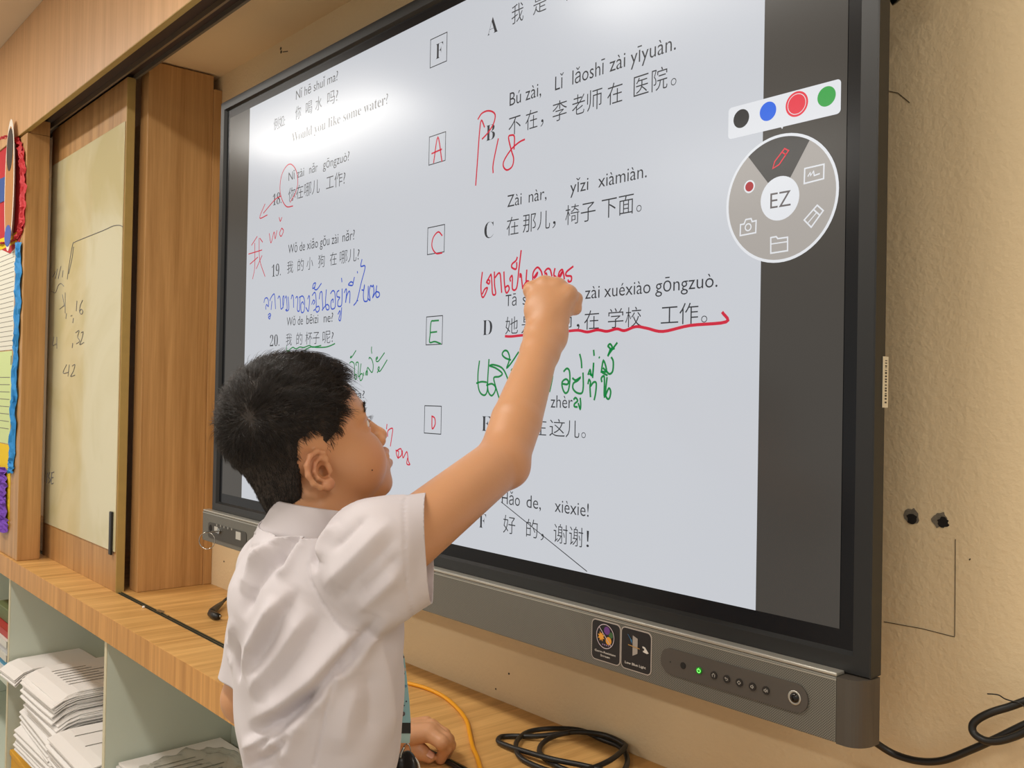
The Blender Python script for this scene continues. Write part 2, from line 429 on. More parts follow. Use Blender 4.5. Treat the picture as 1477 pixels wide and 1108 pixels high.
# shelving below
M_pale = mat('pale_green_board', (204, 212, 198), 0.6, var=(4, 0.03))
M_band = mat('cream_edge_band', (214, 206, 176), 0.6, var=(60, 0.12))
cab = empty('shelf_unit', (-2.8, 0.9, 0), 'pale green open shelf unit under the counter', 'shelf unit')
def part_box(name, b, m, bev=0.001): return MB().bbox(*b, bev).build(name, m, cab)
for x in (-4.25, -3.305, -2.36, -1.415, -0.47):
    part_box('divider', (x, x+0.0165, 0.7495, 1.07, 0.05, ZC-0.0625), M_pale)
    MB().box(x, x+0.0165, 0.7475, 0.7494, 0.05, ZC-0.063).build('edge_band', M_band, cab)
part_box('back_panel', (-4.25, 1.2, 1.0705, 1.0885, 0.05, ZC-0.0625), M_pale)
part_box('bottom_board', (-4.25, 1.2, 0.75, 1.07, 0.03, 0.0495), M_pale)
part_box('shelf', (-4.2325, -3.3055, 0.75, 1.07, EYE-0.966, EYE-0.932), M_pale)
part_box('shelf', (-2.343, -1.4155, 0.76, 1.07, EYE-1.0, EYE-0.98), M_pale)
part_box('plinth', (-4.25, 1.2, 0.80, 0.815, 0.0, 0.0295), M_pale)
# ================================================================ interactive display
DX0, DX1, DZ0, DZ1 = -2.1945, -0.5445, EYE-0.2551, EYE+0.6731    # lit area
FX0, FX1, FZ0, FZ1 = -2.2372, -0.5040, EYE-0.3010, EYE+0.7176    # outer frame
M_blk = mat('black_frame', (31, 32, 32), 0.38, var=(40, 0.05))
M_gls = mat('glass_border', (10, 10, 11), 0.25)
disp = empty('interactive_display', (-1.38, 1.06, FZ0), 'large black framed interactive whiteboard display with a grey soundbar, lit with a lesson page', 'display screen')
def frame_mesh():
    g = 0.0245
    mb = MB()
    yf, yg, yb = 0.9585, 0.9667, 0.983
    def ring(o, y): return [(FX0+o, y, FZ0+o), (FX1-o, y, FZ0+o), (FX1-o, y, FZ1-o), (FX0+o, y, FZ1-o)]
    rings = [ring(0.022, yb), ring(0.0005, yb), ring(0, yf+0.0015), ring(0.0015, yf), ring(g-0.004, yf), ring(g, yg)]
    vs = [p for r in rings for p in r]; fs = []
    for i in range(len(rings)-1):
        for k in range(4):
            a, b = i*4+k, i*4+(k+1) % 4
            fs.append((a, b, b+4, a+4))
    return mb.add(vs, fs)
frame_mesh().build('frame', M_blk, disp)
MB().box(FX0+0.020, FX1-0.020, 0.9668, 0.9870, FZ0+0.020, FZ1-0.020).build('panel_backing', M_gls, disp)
MB().bbox(FX0+0.05, FX1-0.05, 0.9872, 1.045, FZ0+0.05, FZ1-0.05, 0.01).build('rear_housing', mat('rear_black', (22, 22, 22), 0.5), disp)
MB().box(-1.75, -1.05, 1.0452, 1.0898, EYE-0.1, EYE+0.5).build('wall_mount', mat('rear_black', (22, 22, 22), 0.5), disp)
# carrying handle behind the upper right edge
h = on_y(1293, 4, 1.02)
MB().tube(catmull([(h[0]-0.03, 1.0, h[2]+0.03), (h[0]-0.004, 1.02, h[2]+0.012), (h[0]+0.001, 1.025, h[2]+0.004)], 6), 0.009, 12).build('rear_handle', M_gls, disp, True)
MB().tube(catmull([(h[0]-0.03, 1.0, h[2]+0.045), (h[0]+0.008, 1.03, h[2]+0.03), (h[0]+0.013, 1.032, h[2]+0.012)], 6), 0.010, 12).build('rear_handle', M_gls, disp, True)
# lit picture -------------------------------------------------------------
PX0, PX1 = -2.0848, -0.6547
G_page = glow('page_light', (203, 206, 212), 1.0)
G_bar = glow('unlit_bar', (70, 66, 61), 1.0)
G_ink = glow('printed_black', (52, 54, 58), 1.0)
G_red = glow('red_ink', (205, 38, 62), 1.0)
G_blue = glow('blue_ink', (52, 84, 190), 1.0)
G_grn = glow('green_ink', (22, 128, 62), 1.0)
def flat(pts, layer, name, m, parent, label=None):
    """flat shape on the picture plane; higher layers lie closer to the glass"""
    y = DS-0.00004*layer
    return MB().add([(a, y, b) for a, b in pts], [tuple(range(len(pts)))]).build(name, m, parent, label=label)
page = flat([(PX0, DZ0), (PX1, DZ0), (PX1, DZ1), (PX0, DZ1)], 0, 'lesson_page', G_page, disp)
flat([(DX0, DZ0), (PX0, DZ0), (PX0, DZ1), (DX0, DZ1)], 0, 'side_bar', G_bar, disp)
flat([(PX1, DZ0), (DX1, DZ0), (DX1, DZ1), (PX1, DZ1)], 0, 'side_bar', G_bar, disp)
M_bord = glow('matrix_black', (16, 16, 17), 1.0)
for x0_, x1_, z0_, z1_ in ((FX0+.012, DX0, FZ0+.012, FZ1-.012), (DX1, FX1-.012, FZ0+.012, FZ1-.012), (DX0, DX1, FZ0+.012, DZ0), (DX0, DX1, DZ1, FZ1-.012)):
    flat([(x0_, z0_), (x1_, z0_), (x1_, z1_), (x0_, z1_)], -20, 'glass_border', M_bord, disp)
# printed text --------------------------------------------------------------
_dg = {}
def text_mesh(s, off=0.0):
    c = bpy.data.curves.new('tmp', 'FONT'); c.body = s; c.offset = off; c.resolution_u = 3
    o = bpy.data.objects.new('tmp', c); C.objects.link(o)
    bpy.context.view_layer.update()
    me = bpy.data.meshes.new_from_object(o.evaluated_get(bpy.context.evaluated_depsgraph_get()))
    v = np.array([q.co[:2] for q in me.vertices]).reshape(-1, 2); f = [tuple(p.vertices) for p in me.polygons]
    bpy.data.objects.remove(o); bpy.data.curves.remove(c); bpy.data.meshes.remove(me)
    return v, f
CAP = text_mesh('H')[0][:, 1].max()
class Line:
    """one line of text on the plane y; flush() makes it one mesh"""
    def __init__(self, y): self.mb = MB(); self.y = y
    def put(self, s, x0, x1, zb, h, off=0.0, cjk=False):
        v, f = text_mesh(s, off)
        if not len(v): return self
        a, b = v[:, 0].min(), v[:, 0].max()
        X = x0+(v[:, 0]-a)/(b-a)*(x1-x0)
        if cjk: Z = zb+(v[:, 1]+0.07)/0.90*h
        else: Z = zb+v[:, 1]/CAP*h
        self.mb.add([(x, self.y, z) for x, z in zip(X, Z)], f)
        return self
    def flush(self, name, m, parent): return self.mb.build(name, m, parent)
YT = DS-0.0003
def line(segs, base, h, cjk=False, off=None, name='printed_text', m=None):
    """segs: (text, left px, right px); base: px point on the base line; h: height in px there"""
    b = scr(*base); zb = b[2]; hh = scr(base[0], base[1]-h)[2]-zb
    L = Line(YT)
    for s, a, c in segs:
        o = off if off is not None else (-0.008 if cjk else -0.004)
        L.put(s, scr_x(a, zb), scr_x(c, zb), zb, hh, o, cjk)
    return L.flush(name, m or G_ink, page)
def serif(s):
    out = ''
    for ch in s:
        if 'A' <= ch <= 'Z': out += chr(0x1D400+ord(ch)-65)
        elif 'a' <= ch <= 'z': out += chr(0x1D41A+ord(ch)-97)
        elif '0' <= ch <= '9': out += chr(0x1D7CE+ord(ch)-48)
        else: out += ch
    return out
SO = -0.013
line([('Nǐ hē shuǐ ma?', 427, 487.5)], (427, 144.2), 12.8)
line([('例如:', 395, 411)], (406, 184), 17, True)
line([('你', 426, 434), ('喝', 441, 450), ('水', 455, 464), ('吗?', 472, 487.5)], (426.2, 173.5), 19, True)
line([(serif('Would you like some water?'), 421, 559.5)], (481, 181.4), 14, off=SO)
line([('Nǐ zài', 416.3, 438.5), ('nǎr', 446, 458), ('gōngzuò?', 466, 504)], (416.3, 261.2), 12)
line([(serif('18.'), 393.5, 406)], (393.5, 297), 16, off=SO)
line([('你在哪儿', 415.8, 461), ('工作?', 470.5, 498)], (415.8, 291.5), 19.5, True)
line([('Wǒ de xiǎo gǒu zài', 415.8, 488), ('nǎr?', 494, 511.6)], (415.8, 366.2), 12.8)
line([(serif('19.'), 392, 405)], (392, 399.8), 17, off=SO)
line([('我', 414.1, 422.8), ('的', 429.3, 438), ('小', 442.3, 451.5), ('狗', 459, 468.3), ('在', 475.9, 485.6), ('哪儿?', 490, 518.5)], (414.1, 394.9), 17.5, True)
line([('Wǒ de', 413.7, 437), ('bēizi', 442, 459), ('ne?', 467, 480.5)], (413.7, 470.3), 12.2)
line([(serif('20.'), 389.3, 403)], (389.3, 500), 16, off=SO)
line([('我', 412.5, 421), ('的', 427.5, 436), ('杯子', 440.5, 460.8), ('呢?', 465.3, 481)], (412.5, 498.8), 17.5, True)
line([('Bú zài', 430, 470), ('kěyǐ ma?', 480, 526)], (526, 574.5), 11)
# right-hand column
line([(serif('A'), 703, 718.5)], (703.3, 52.1), 24, off=SO)
line([('我', 738, 755), ('是', 769, 788), ('个', 808, 828)], (738, 36.3), 27.5, True)
line([('Bú zài,', 735.2, 780.7), ('Lǐ', 800.7, 813.2), ('lǎoshī', 825.6, 872.4), ('zài', 879.3, 902), ('yīyuàn.', 909.7, 975)], (735.2, 153.3), 19)
line([(serif('B'), 701, 714)], (701.2, 204.2), 22.7, off=SO)
line([('不', 733.7, 751), ('在', 758, 775.3), ('，', 780, 784), ('李', 797, 817.6), ('老', 825.2, 843.6), ('师', 846.8, 868.5), ('在', 876, 897.7), ('医', 914, 935.7), ('院', 940, 962.7), ('。', 967.7, 975.7)], (766.7, 186.3), 28, True)
line([('Zài', 731.8, 752.4), ('nàr,', 762.7, 788.4), ('yǐzi', 822.6, 848.7), ('xiàmiàn.', 863, 933)], (731.8, 299.2), 17)
line([(serif('C'), 698.6, 711.8)], (698.6, 344.7), 23.2, off=SO)
line([('在', 730.8, 748), ('那', 754.3, 773), ('儿', 775, 793.4), ('，', 797, 801.5), ('椅', 815.5, 835.5), ('子', 837.7, 859), ('下', 867.7, 889.5), ('面', 892.3, 914), ('。', 918, 925.5)], (739.7, 339), 26.5, True)
line([('Tā', 729.3, 745), ('shì lǎoshī', 754, 822), (',', 831, 834.6), ('zài', 844, 865), ('xuéxiào', 871.7, 938.3), ('gōngzuò.', 945.4, 1035)], (729.3, 442.1), 16.5)
line([(serif('D'), 696.3, 710)], (696.3, 483.9), 22, off=SO)
line([('她', 729, 747), ('是', 752, 774), ('老', 777, 800), ('师', 803, 825.5), ('，', 831, 836), ('在', 842.7, 863.9), ('学', 876.9, 899.3), ('校', 902, 924.8), ('工', 953.2, 978.4), ('作', 980, 1007.2), ('。', 1011.4, 1020.2)], (853, 475.3), 27.6, True)
line([('Zài', 735, 758), ('zhèr', 794.4, 826)], (794.4, 588), 17.9)
line([(serif('E'), 694.8, 708)], (694.8, 621.8), 22, off=SO)
line([('在', 765, 788), ('这', 792.5, 814.8), ('儿', 816, 835.7), ('。', 838.6, 845)], (803, 630), 25.5, True)
line([('Hǎo', 724, 750), ('de,', 759.5, 780.3), ('xièxie!', 800.3, 849.2)], (726.8, 726.8), 17.5)
line([(serif('F'), 691, 701)], (691, 761), 21, off=SO)
line([('好', 725.8, 743.1), ('的', 759, 775.4), ('，', 780, 784.4), ('谢', 798.5, 818.6), ('谢', 820.9, 841), ('！', 845.9, 849.5)], (734.5, 770), 26.3, True)
line([(serif('F'), 628.5, 639)], (630, 85.5), 22, off=SO)
# ruled lines and answer boxes
def stroke_mesh(polys, wd, y, closed=False):
    mb = MB()
    for q in polys:
        q = [np.array((p[0], p[1])) for p in q]; n = len(q)
        if closed: q = q+[q[0]]; n += 1
        L = []; R = []
        for i in range(n):
            if closed: t1 = q[i]-q[i-1 if i else n-2]; t2 = q[(i+1) if i < n-1 else 1]-q[i]
            else: t1 = q[i]-q[max(i-1, 0)]; t2 = q[min(i+1, n-1)]-q[i]
            t1 = t1/(np.linalg.norm(t1)+1e-12); t2 = t2/(np.linalg.norm(t2)+1e-12)
            t = t1+t2
            if np.linalg.norm(t) < 0.3: t = t2 if np.linalg.norm(t2) > .5 else t1
            t /= np.linalg.norm(t)+1e-12; nn = np.array((-t[1], t[0]))
            k = wd/2/max(0.6, abs(nn@np.array((-t2[1], t2[0]))) if np.linalg.norm(t2) > .5 else 1)
            L.append(q[i]+nn*k); R.append(q[i]-nn*k)
        b = [(p[0], y, p[1]) for p in L]+[(p[0], y, p[1]) for p in R]
        mb.add(b, [(i, i+1, n+i+1, n+i) for i in range(n-1)])
    return mb
def s2(px, py): q = scr(px, py); return (q[0], q[2])
for cs in ([(621.4, 57.7), (644.9, 46.3), (644.6, 87.7), (620.5, 98.3)], [(619.4, 198), (643, 190), (642.4, 231), (618.8, 238.7)],
           [(617.1, 329), (641.5, 323.9), (640.9, 362), (616.8, 368.7)], [(615.2, 457.4), (638.9, 455.2), (637.6, 496.4), (614.9, 497.7)],
           [(612.6, 585.1), (637, 586.4), (636, 626.4), (612.3, 624.7)]):
    q = np.array([s2(*c) for c in cs]); x0, x1 = q[[0, 3], 0].mean(), q[[1, 2], 0].mean(); z1, z0 = q[:2, 1].mean(), q[2:, 1].mean()
    stroke_mesh([[(x0, z0), (x1, z0), (x1, z1), (x0, z1)]], 0.0016, YT, True).build('answer_box', G_ink, page)
stroke_mesh([[s2(723, 724), s2(847, 824.5)]], 0.0014, DS-0.00034).build('ruled_line', G_ink, page)
# handwriting ---------------------------------------------------------------
def write(org, sc, strokes, m, wd, label):
    polys = []
    for st in strokes:
        q = [np.array(s2(org[0]+a/sc, org[1]+b/sc)) for a, b in st]
        polys.append(catmull(q, 5) if len(q) > 2 else q)
    o = stroke_mesh(polys, wd, DS-0.0004).build('handwriting', m, page); o['label'] = label
    return o
write((370, 370), 7.774, [[(85, 520), (95, 475), (120, 465), (135, 500), (135, 560), (115, 540), (105, 570), (108, 595)],
 [(130, 660), (150, 640), (160, 660), (135, 680), (150, 700), (160, 650)], [(150, 500), (160, 470), (190, 425), (205, 440), (215, 590)], [(175, 500), (165, 600)],
 [(240, 475), (255, 445), (268, 480), (275, 585), (300, 560), (310, 450), (295, 470), (300, 580)], [(325, 470), (335, 450), (345, 580), (330, 600), (345, 610), (365, 580), (355, 450)],
 [(390, 480), (400, 435), (415, 460), (418, 575)], [(440, 470), (455, 450), (465, 480), (460, 600), (485, 600), (490, 450)],
 [(480, 460), (520, 445), (540, 500), (535, 610), (505, 625), (500, 540), (520, 510), (530, 540)], [(575, 480), (590, 440), (597, 480), (585, 610), (565, 590), (555, 570)],
 [(625, 440), (650, 405), (665, 430), (670, 570), (640, 610)], [(620, 540), (640, 490), (655, 510), (640, 540)], [(670, 570), (700, 560), (705, 600), (680, 625), (665, 600)],
 [(660, 340), (632, 360), (640, 310), (665, 300), (650, 360), (680, 370), (730, 300)], [(705, 480), (715, 410), (735, 400), (740, 480), (745, 590), (735, 600)],
 [(745, 590), (790, 540), (815, 560), (810, 595), (785, 590), (775, 520), (785, 370)], [(830, 420), (855, 385), (880, 410), (885, 560), (850, 590), (835, 560), (840, 500), (860, 480), (860, 520)],
 [(930, 380), (905, 400), (905, 450), (935, 460), (915, 500), (915, 555), (950, 555), (960, 500), (962, 360)], [(915, 650), (935, 610), (940, 640), (925, 705), (945, 710), (957, 570)],
 [(955, 240), (960, 290)], [(985, 410), (1005, 365), (1012, 400), (1000, 520)], [(1000, 520), (1015, 440), (1040, 390), (1050, 420), (1045, 525)],
 [(1030, 315), (1060, 285), (1085, 300), (1075, 325), (1040, 322), (1030, 315)], [(1085, 300), (1100, 230)], [(1135, 190), (1132, 165)],
 [(1185, 30), (1172, 110), (1220, 115), (1175, 300), (1130, 490), (1090, 550)], [(1130, 490), (1140, 500)],
 [(1180, 375), (1205, 375), (1212, 320), (1200, 420), (1205, 490), (1225, 505), (1250, 480), (1255, 330)],
 [(1250, 470), (1275, 490), (1265, 400), (1280, 330), (1300, 340), (1312, 325), (1318, 400), (1305, 460), (1340, 400), (1375, 405), (1380, 440), (1355, 460), (1340, 430), (1350, 325)]],
 G_blue, 0.0030, 'blue handwriting')
write((490, 500), 18.46, [[(280, 300), (310, 255), (295, 300), (340, 260), (440, 100)], [(265, 445), (310, 405), (360, 420), (395, 490), (400, 740), (420, 870), (455, 840), (455, 760), (430, 740), (405, 780)],
 [(450, 510), (435, 450), (470, 415), (505, 470), (500, 790), (560, 740), (600, 720), (620, 790), (600, 870), (565, 905), (540, 860), (550, 640), (575, 450)], [(640, 690), (645, 780)],
 [(695, 770), (700, 690), (730, 640), (745, 680), (740, 750), (720, 740), (735, 600), (755, 560), (800, 620), (860, 690), (890, 620), (895, 480), (860, 350), (800, 290), (780, 340)],
 [(855, 0), (850, 100), (860, 190)], [(975, 340), (1010, 320), (1010, 280), (975, 310), (975, 380), (1010, 400), (1060, 360), (1200, 160)],
 [(1000, 700), (1030, 650), (1060, 580), (1045, 540), (1020, 600), (1060, 660), (1120, 600), (1270, 350)]], G_grn, 0.0026, 'green handwriting above the boy')
write((680, 350), 9.231, [[(148, 390), (130, 560), (135, 690), (155, 730), (185, 690), (215, 605), (180, 620), (145, 690)],
 [(205, 530), (235, 550), (245, 510), (220, 495), (205, 530), (245, 450), (265, 430), (275, 550), (285, 685), (325, 680), (310, 560), (308, 385)], [(315, 470), (360, 410), (385, 420), (395, 520), (405, 670)],
 [(435, 385), (440, 520), (455, 640), (475, 670), (505, 620), (490, 575), (450, 600)], [(525, 520), (515, 480), (540, 440), (548, 480), (550, 620), (605, 600), (635, 350), (665, 100)],
 [(615, 190), (595, 240), (545, 285), (540, 330), (590, 355), (605, 320), (605, 260)], [(650, 470), (650, 420), (665, 430), (670, 480), (685, 620)], [(690, 590), (740, 515), (775, 530), (740, 560), (730, 520), (740, 360)],
 [(820, 500), (825, 400), (880, 330), (930, 380), (950, 460)], [(830, 470), (880, 400), (870, 440), (835, 480)], [(970, 400), (1010, 350), (1050, 360), (1075, 450)], [(975, 420), (1000, 410), (1010, 460)],
 [(1115, 340), (1100, 430), (1130, 460), (1150, 500)], [(1150, 500), (1170, 400), (1210, 360), (1230, 420), (1240, 490)], [(1170, 450), (1210, 390), (1195, 440), (1160, 470)],
 [(1360, 315), (1270, 390), (1265, 440), (1330, 450), (1330, 510), (1295, 520), (1290, 490)]], G_red, 0.0032, 'red handwriting above the raised hand')
write((680, 480), 6.714, [[(80, 270), (65, 400), (68, 520), (90, 585), (130, 605), (155, 560), (160, 440), (172, 255)], [(48, 490), (100, 475), (150, 480)], [(145, 510), (200, 495), (235, 530), (225, 580), (195, 610), (165, 570), (155, 480)],
 [(175, 320), (210, 310), (280, 330), (320, 370), (355, 450)], [(175, 320), (240, 345), (300, 395), (270, 425), (220, 435), (230, 500), (270, 635)],
 [(385, 265), (330, 245), (300, 210), (320, 175), (350, 180), (370, 230), (365, 280), (345, 340), (390, 290), (460, 185)], [(385, 370), (400, 350)], [(805, 250), (850, 205)], [(780, 380), (788, 420), (770, 520), (757, 575)],
 [(893, 378), (925, 347), (950, 370), (955, 460), (940, 560), (910, 585), (885, 540), (880, 480), (915, 450), (940, 470), (930, 500), (885, 495)],
 [(978, 438), (1010, 460), (1055, 435), (1030, 465), (990, 490), (985, 540), (1020, 580), (1070, 585), (1085, 520), (1082, 385)], [(1050, 205), (1065, 270), (1070, 345)],
 [(990, 650), (1010, 630), (1030, 660), (1000, 690), (1000, 715), (1030, 720)], [(1055, 630), (1060, 690), (1055, 740), (1035, 680)], [(1185, 165), (1190, 225)],
 [(1130, 410), (1150, 360), (1160, 400), (1170, 415), (1145, 395), (1175, 410), (1185, 290), (1175, 440)], [(1130, 500), (1140, 455), (1155, 480), (1150, 520), (1155, 625)], [(1155, 520), (1185, 480), (1210, 490), (1205, 580), (1190, 655)],
 [(1235, 235), (1245, 245)], [(1415, 95), (1345, 190), (1325, 220), (1345, 160), (1325, 130), (1345, 110), (1365, 140), (1350, 165), (1390, 150)], [(1355, 235), (1375, 280), (1370, 370), (1340, 400), (1310, 375), (1275, 340)],
 [(1258, 390), (1280, 270), (1310, 370), (1265, 380), (1320, 415)], [(1265, 480), (1260, 440), (1285, 420), (1290, 480), (1290, 620), (1330, 540), (1350, 570), (1340, 630), (1320, 640), (1300, 590), (1315, 430)]],
 G_grn, 0.0032, 'green handwriting behind the forearm')
write((350, 220), 5.83, [[(425, 450), (370, 455), (330, 390), (315, 300), (330, 190), (370, 115), (410, 100), (450, 150), (465, 240), (450, 330), (400, 420)], [(325, 365), (270, 400), (175, 512)], [(190, 432), (145, 550), (210, 525)],
 [(308, 545), (318, 578), (332, 545)], [(225, 680), (240, 760), (265, 670), (275, 725), (290, 655)], [(330, 635), (312, 680), (325, 705), (345, 660), (330, 635)],
 [(125, 705), (75, 782)], [(145, 720), (170, 755)], [(50, 855), (165, 820)], [(103, 760), (103, 960), (85, 1065)], [(62, 940), (130, 880)], [(140, 720), (145, 900), (190, 1045)], [(165, 865), (115, 980)]],
 G_red, 0.0026, 'red circle, arrow and handwriting at the left edge')
write((670, 150), 8.86, [[(172, 200), (220, 125), (290, 90), (360, 100), (395, 150), (370, 260), (300, 370), (225, 452)], [(260, 300), (218, 210), (195, 350), (170, 700), (145, 1045)], [(435, 440), (370, 760), (368, 885)],
 [(775, 452), (700, 490), (600, 580), (510, 720), (500, 800), (545, 845), (610, 800), (630, 700), (600, 590), (565, 430), (600, 400), (640, 420), (635, 585)]], G_red, 0.0030, 'red handwritten number over the letter B')
write((340, 60), 3.694, [[(1055, 648), (1078, 510), (1100, 640)], [(1044, 598), (1100, 573)]], G_red, 0.0030, 'red handwritten A')
write((340, 320), 3.078, [[(918, 62), (900, 45), (878, 70), (872, 110), (890, 140), (918, 138)]], G_red, 0.0028, 'red handwritten C')
write((340, 320), 3.078, [[(903, 438), (880, 440), (868, 446), (864, 500), (862, 535), (885, 532), (912, 542)], [(864, 492), (895, 488)]], G_grn, 0.0030, 'green handwritten E')
write((340, 320), 3.078, [[(872, 862), (873, 918), (886, 900), (884, 872), (870, 862)]], G_red, 0.0028, 'red handwritten D')
write((470, 500), 4.613, [[(408, 515), (405, 550)], [(412, 600), (415, 560), (445, 545), (440, 600), (430, 665)], [(465, 690), (485, 700), (480, 740), (470, 700), (500, 680), (505, 720), (480, 745)],
 [(510, 690), (515, 740), (540, 700), (550, 760), (560, 785), (540, 780), (545, 740)]], G_red, 0.0026, 'red handwriting beside the boy\'s face')
write((0, 0), 1.0, [[(728.5, 485), (737.5, 485.4), (758, 483.3), (790, 481), (820, 477.7), (834.6, 476.6), (847.6, 479), (862, 476), (875.6, 478), (890, 474.5), (901, 477), (917.5, 471.3), (933.7, 473.7), (956.5, 478.2), (995.5, 469.6), (1047.5, 464.4), (1041.8, 450)]], G_red, 0.0042, 'red underline')
write((380, 470), 12.31, [[(415, 360), (410, 410), (435, 450), (520, 385), (580, 410), (650, 378), (720, 385), (820, 350), (880, 380), (1030, 350)], [(735, 440), (770, 410), (860, 375), (960, 385), (1100, 380), (1190, 355), (1275, 315)]], G_grn, 0.0028, 'green underline')
# pen tool wheel and colour strip ---------------------------------------------
W_ = glow('tool_white', (228, 230, 234), 1.0); G1 = glow('tool_grey', (172, 166, 160), 1.0); G2 = glow('tool_dark', (70, 68, 66), 1.0)
wc = (-0.6295, EYE+0.2415)
wheel = flat(circ(wc[0], wc[1], 0.0770, 64), 12, 'tool_wheel', W_, disp)
flat(circ(wc[0], wc[1], 0.0735, 64), 13, 'wheel_ring', G1, wheel)
flat([wc]+circ(wc[0], wc[1], 0.0735, 24, 58, 128), 14, 'active_sector', G2, wheel)
flat(circ(wc[0], wc[1], 0.0265, 40), 15, 'wheel_hub', W_, wheel)
YW_ = DS-0.0008
def wl(px, py): q = on_y(px, py, YW_); return (q[0], q[2])
def wline(polys, wd, m, name, closed=False): return stroke_mesh([[wl(1030+a/3.4625, 80+b/3.4625) for a, b in q] for q in polys], wd, YW_, closed).build(name, m, wheel)
wline([[(293, 565), (303, 530), (352, 465), (372, 475), (325, 545)]], 0.0016, glow('tool_red', (226, 48, 66), 1.0), 'pencil_icon', True)
wline([[(340, 483), (360, 497)]], 0.0014, glow('tool_red', (226, 48, 66), 1.0), 'pencil_icon')
wline([[(453, 565), (549, 543), (547, 615), (450, 640)]], 0.0018, W_, 'board_icon', True)
wline([[(468, 605), (480, 585), (482, 600), (497, 578), (500, 600), (528, 590)]], 0.0016, W_, 'board_icon')
wline([[(450, 822), (515, 748), (545, 775), (485, 858)], [(497, 770), (527, 797), (527, 797)]], 0.0018, W_, 'eraser_icon', True)
wline([[(470, 835), (512, 785)]], 0.0012, W_, 'eraser_icon')
wline([[(283, 910), (310, 905), (318, 915), (367, 908), (367, 975), (283, 988)]], 0.0018, W_, 'folder_icon', True)
wline([[(285, 942), (366, 930)]], 0.0014, W_, 'folder_icon')
wline([[(132, 845), (150, 842), (158, 820), (185, 815), (190, 830), (210, 825), (208, 885), (130, 900)]], 0.0018, W_, 'camera_icon', True)
c = wl(1030+170/3.4625, 80+858/3.4625); stroke_mesh([circ(c[0], c[1], 0.0042, 20)], 0.0016, YW_, True).build('camera_icon', W_, wheel)
c = wl(1030+176/3.4625, 80+655/3.4625); flat(circ(c[0], c[1], 0.0080, 28), 16, 'record_button', W_, wheel); flat(circ(c[0], c[1], 0.0060, 28), 17, 'record_dot', glow('tool_deep_red', (170, 34, 44), 1.0), wheel)
a, b = wl(1030+280/3.4625, 80+766/3.4625), wl(1030+382/3.4625, 80+750/3.4625)
Line(YW_).put('EZ', a[0], b[0], a[1], 0.0185, -0.004).flush('wheel_text', glow('tool_text', (104, 98, 98), 1.0), wheel)
q0, q1, q2 = wl(1050, 198), wl(1213, 113), wl(1213, 163)
strip = flat(rrect(q0[0], q1[0], q2[1], q1[1], 0.005), 10, 'colour_strip', W_, disp)
flat([wl(1124, 181), wl(1131, 179), wl(1128, 186)], 10.2, 'strip_pointer', W_, strip)
for px, py, col, nm in ((1069, 171, (44, 44, 46), 'black_swatch'), (1107.5, 160.5, (40, 104, 226), 'blue_swatch'), (1149, 150, (232, 60, 76), 'red_swatch'), (1192, 139, (60, 164, 76), 'green_swatch')):
    c = wl(px, py); r = 0.0116
    if nm == 'red_swatch':
        flat(circ(c[0], c[1], 0.0150, 36), 12, 'selected_ring', glow('sw_'+nm, col, 1.0), strip); flat(circ(c[0], c[1], 0.0124, 36), 13, 'selected_ring', W_, strip)
    flat(circ(c[0], c[1], r, 36), 14, nm, glow('sw_'+nm, col, 1.0), strip)
# soundbar ----------------------------------------------------------------------
SZ0, SZ1, SY = EYE-0.3735, EYE-0.3020, 0.940
def grille_mat():
    m = mat('soundbar_grille', (108, 106, 98), 0.45, metal=0.25)
    nt = m.node_tree; b = nt.nodes['Principled BSDF']
    tc = nt.nodes.new('ShaderNodeTexCoord'); mp = nt.nodes.new('ShaderNodeMapping'); mp.inputs['Scale'].default_value = (480, 480, 480); mp.inputs['Rotation'].default_value = (0, math.radians(45), 0)
    nt.links.new(tc.outputs['Object'], mp.inputs['Vector'])
    v = nt.nodes.new('ShaderNodeTexVoronoi'); v.inputs['Randomness'].default_value = 0.0; v.inputs['Scale'].default_value = 1.0; v.voronoi_dimensions = '3D'
    nt.links.new(mp.outputs[0], v.inputs['Vector'])
    cr = nt.nodes.new('ShaderNodeValToRGB'); cr.color_ramp.elements[0].position = 0.30; cr.color_ramp.elements[1].position = 0.42
    cr.color_ramp.elements[0].color = lin((52, 51, 46)); cr.color_ramp.elements[1].color = lin((128, 126, 117))
    nt.links.new(v.outputs['Distance'], cr.inputs[0]); nt.links.new(cr.outputs[0], b.inputs['Base Color'])
    return m
M_cap = mat('soundbar_cap', (84, 78, 70), 0.4, metal=0.2)
xg = on_y(1206, 1000, SY)[0]
sb = MB().bbox(-2.2485, xg, SY, 0.9775, SZ0, SZ1, 0.0015).build('soundbar', grille_mat(), disp)
# rounded right end cap
xe = FX1+0.0015
prof = [(xg+0.0005, SY), (xe-0.020, SY)]+[(xe-0.020+0.020*math.sin(math.radians(a)), SY+0.026-0.026*math.cos(math.radians(a))) for a in range(10, 91, 10)]+[(xe, 0.9775), (xg+0.0005, 0.9775)]
MB().prism(prof, SZ0-0.0005, SZ1+0.0005, axis=2).build('end_cap', M_cap, sb)
MB().bbox(-2.2480, xg, SY+0.0005, 0.9575, SZ1+0.0005, SZ1+0.0045, 0.0012).build('top_trim', mat('bright_trim', (196, 194, 184), 0.3, metal=0.6), sb)
MB().box(-2.2480, xg, SY-0.0006, SY+0.0004, SZ1-0.0035, SZ1-0.0022).build('front_trim', mat('bright_trim', (196, 194, 184), 0.3, metal=0.6), sb)
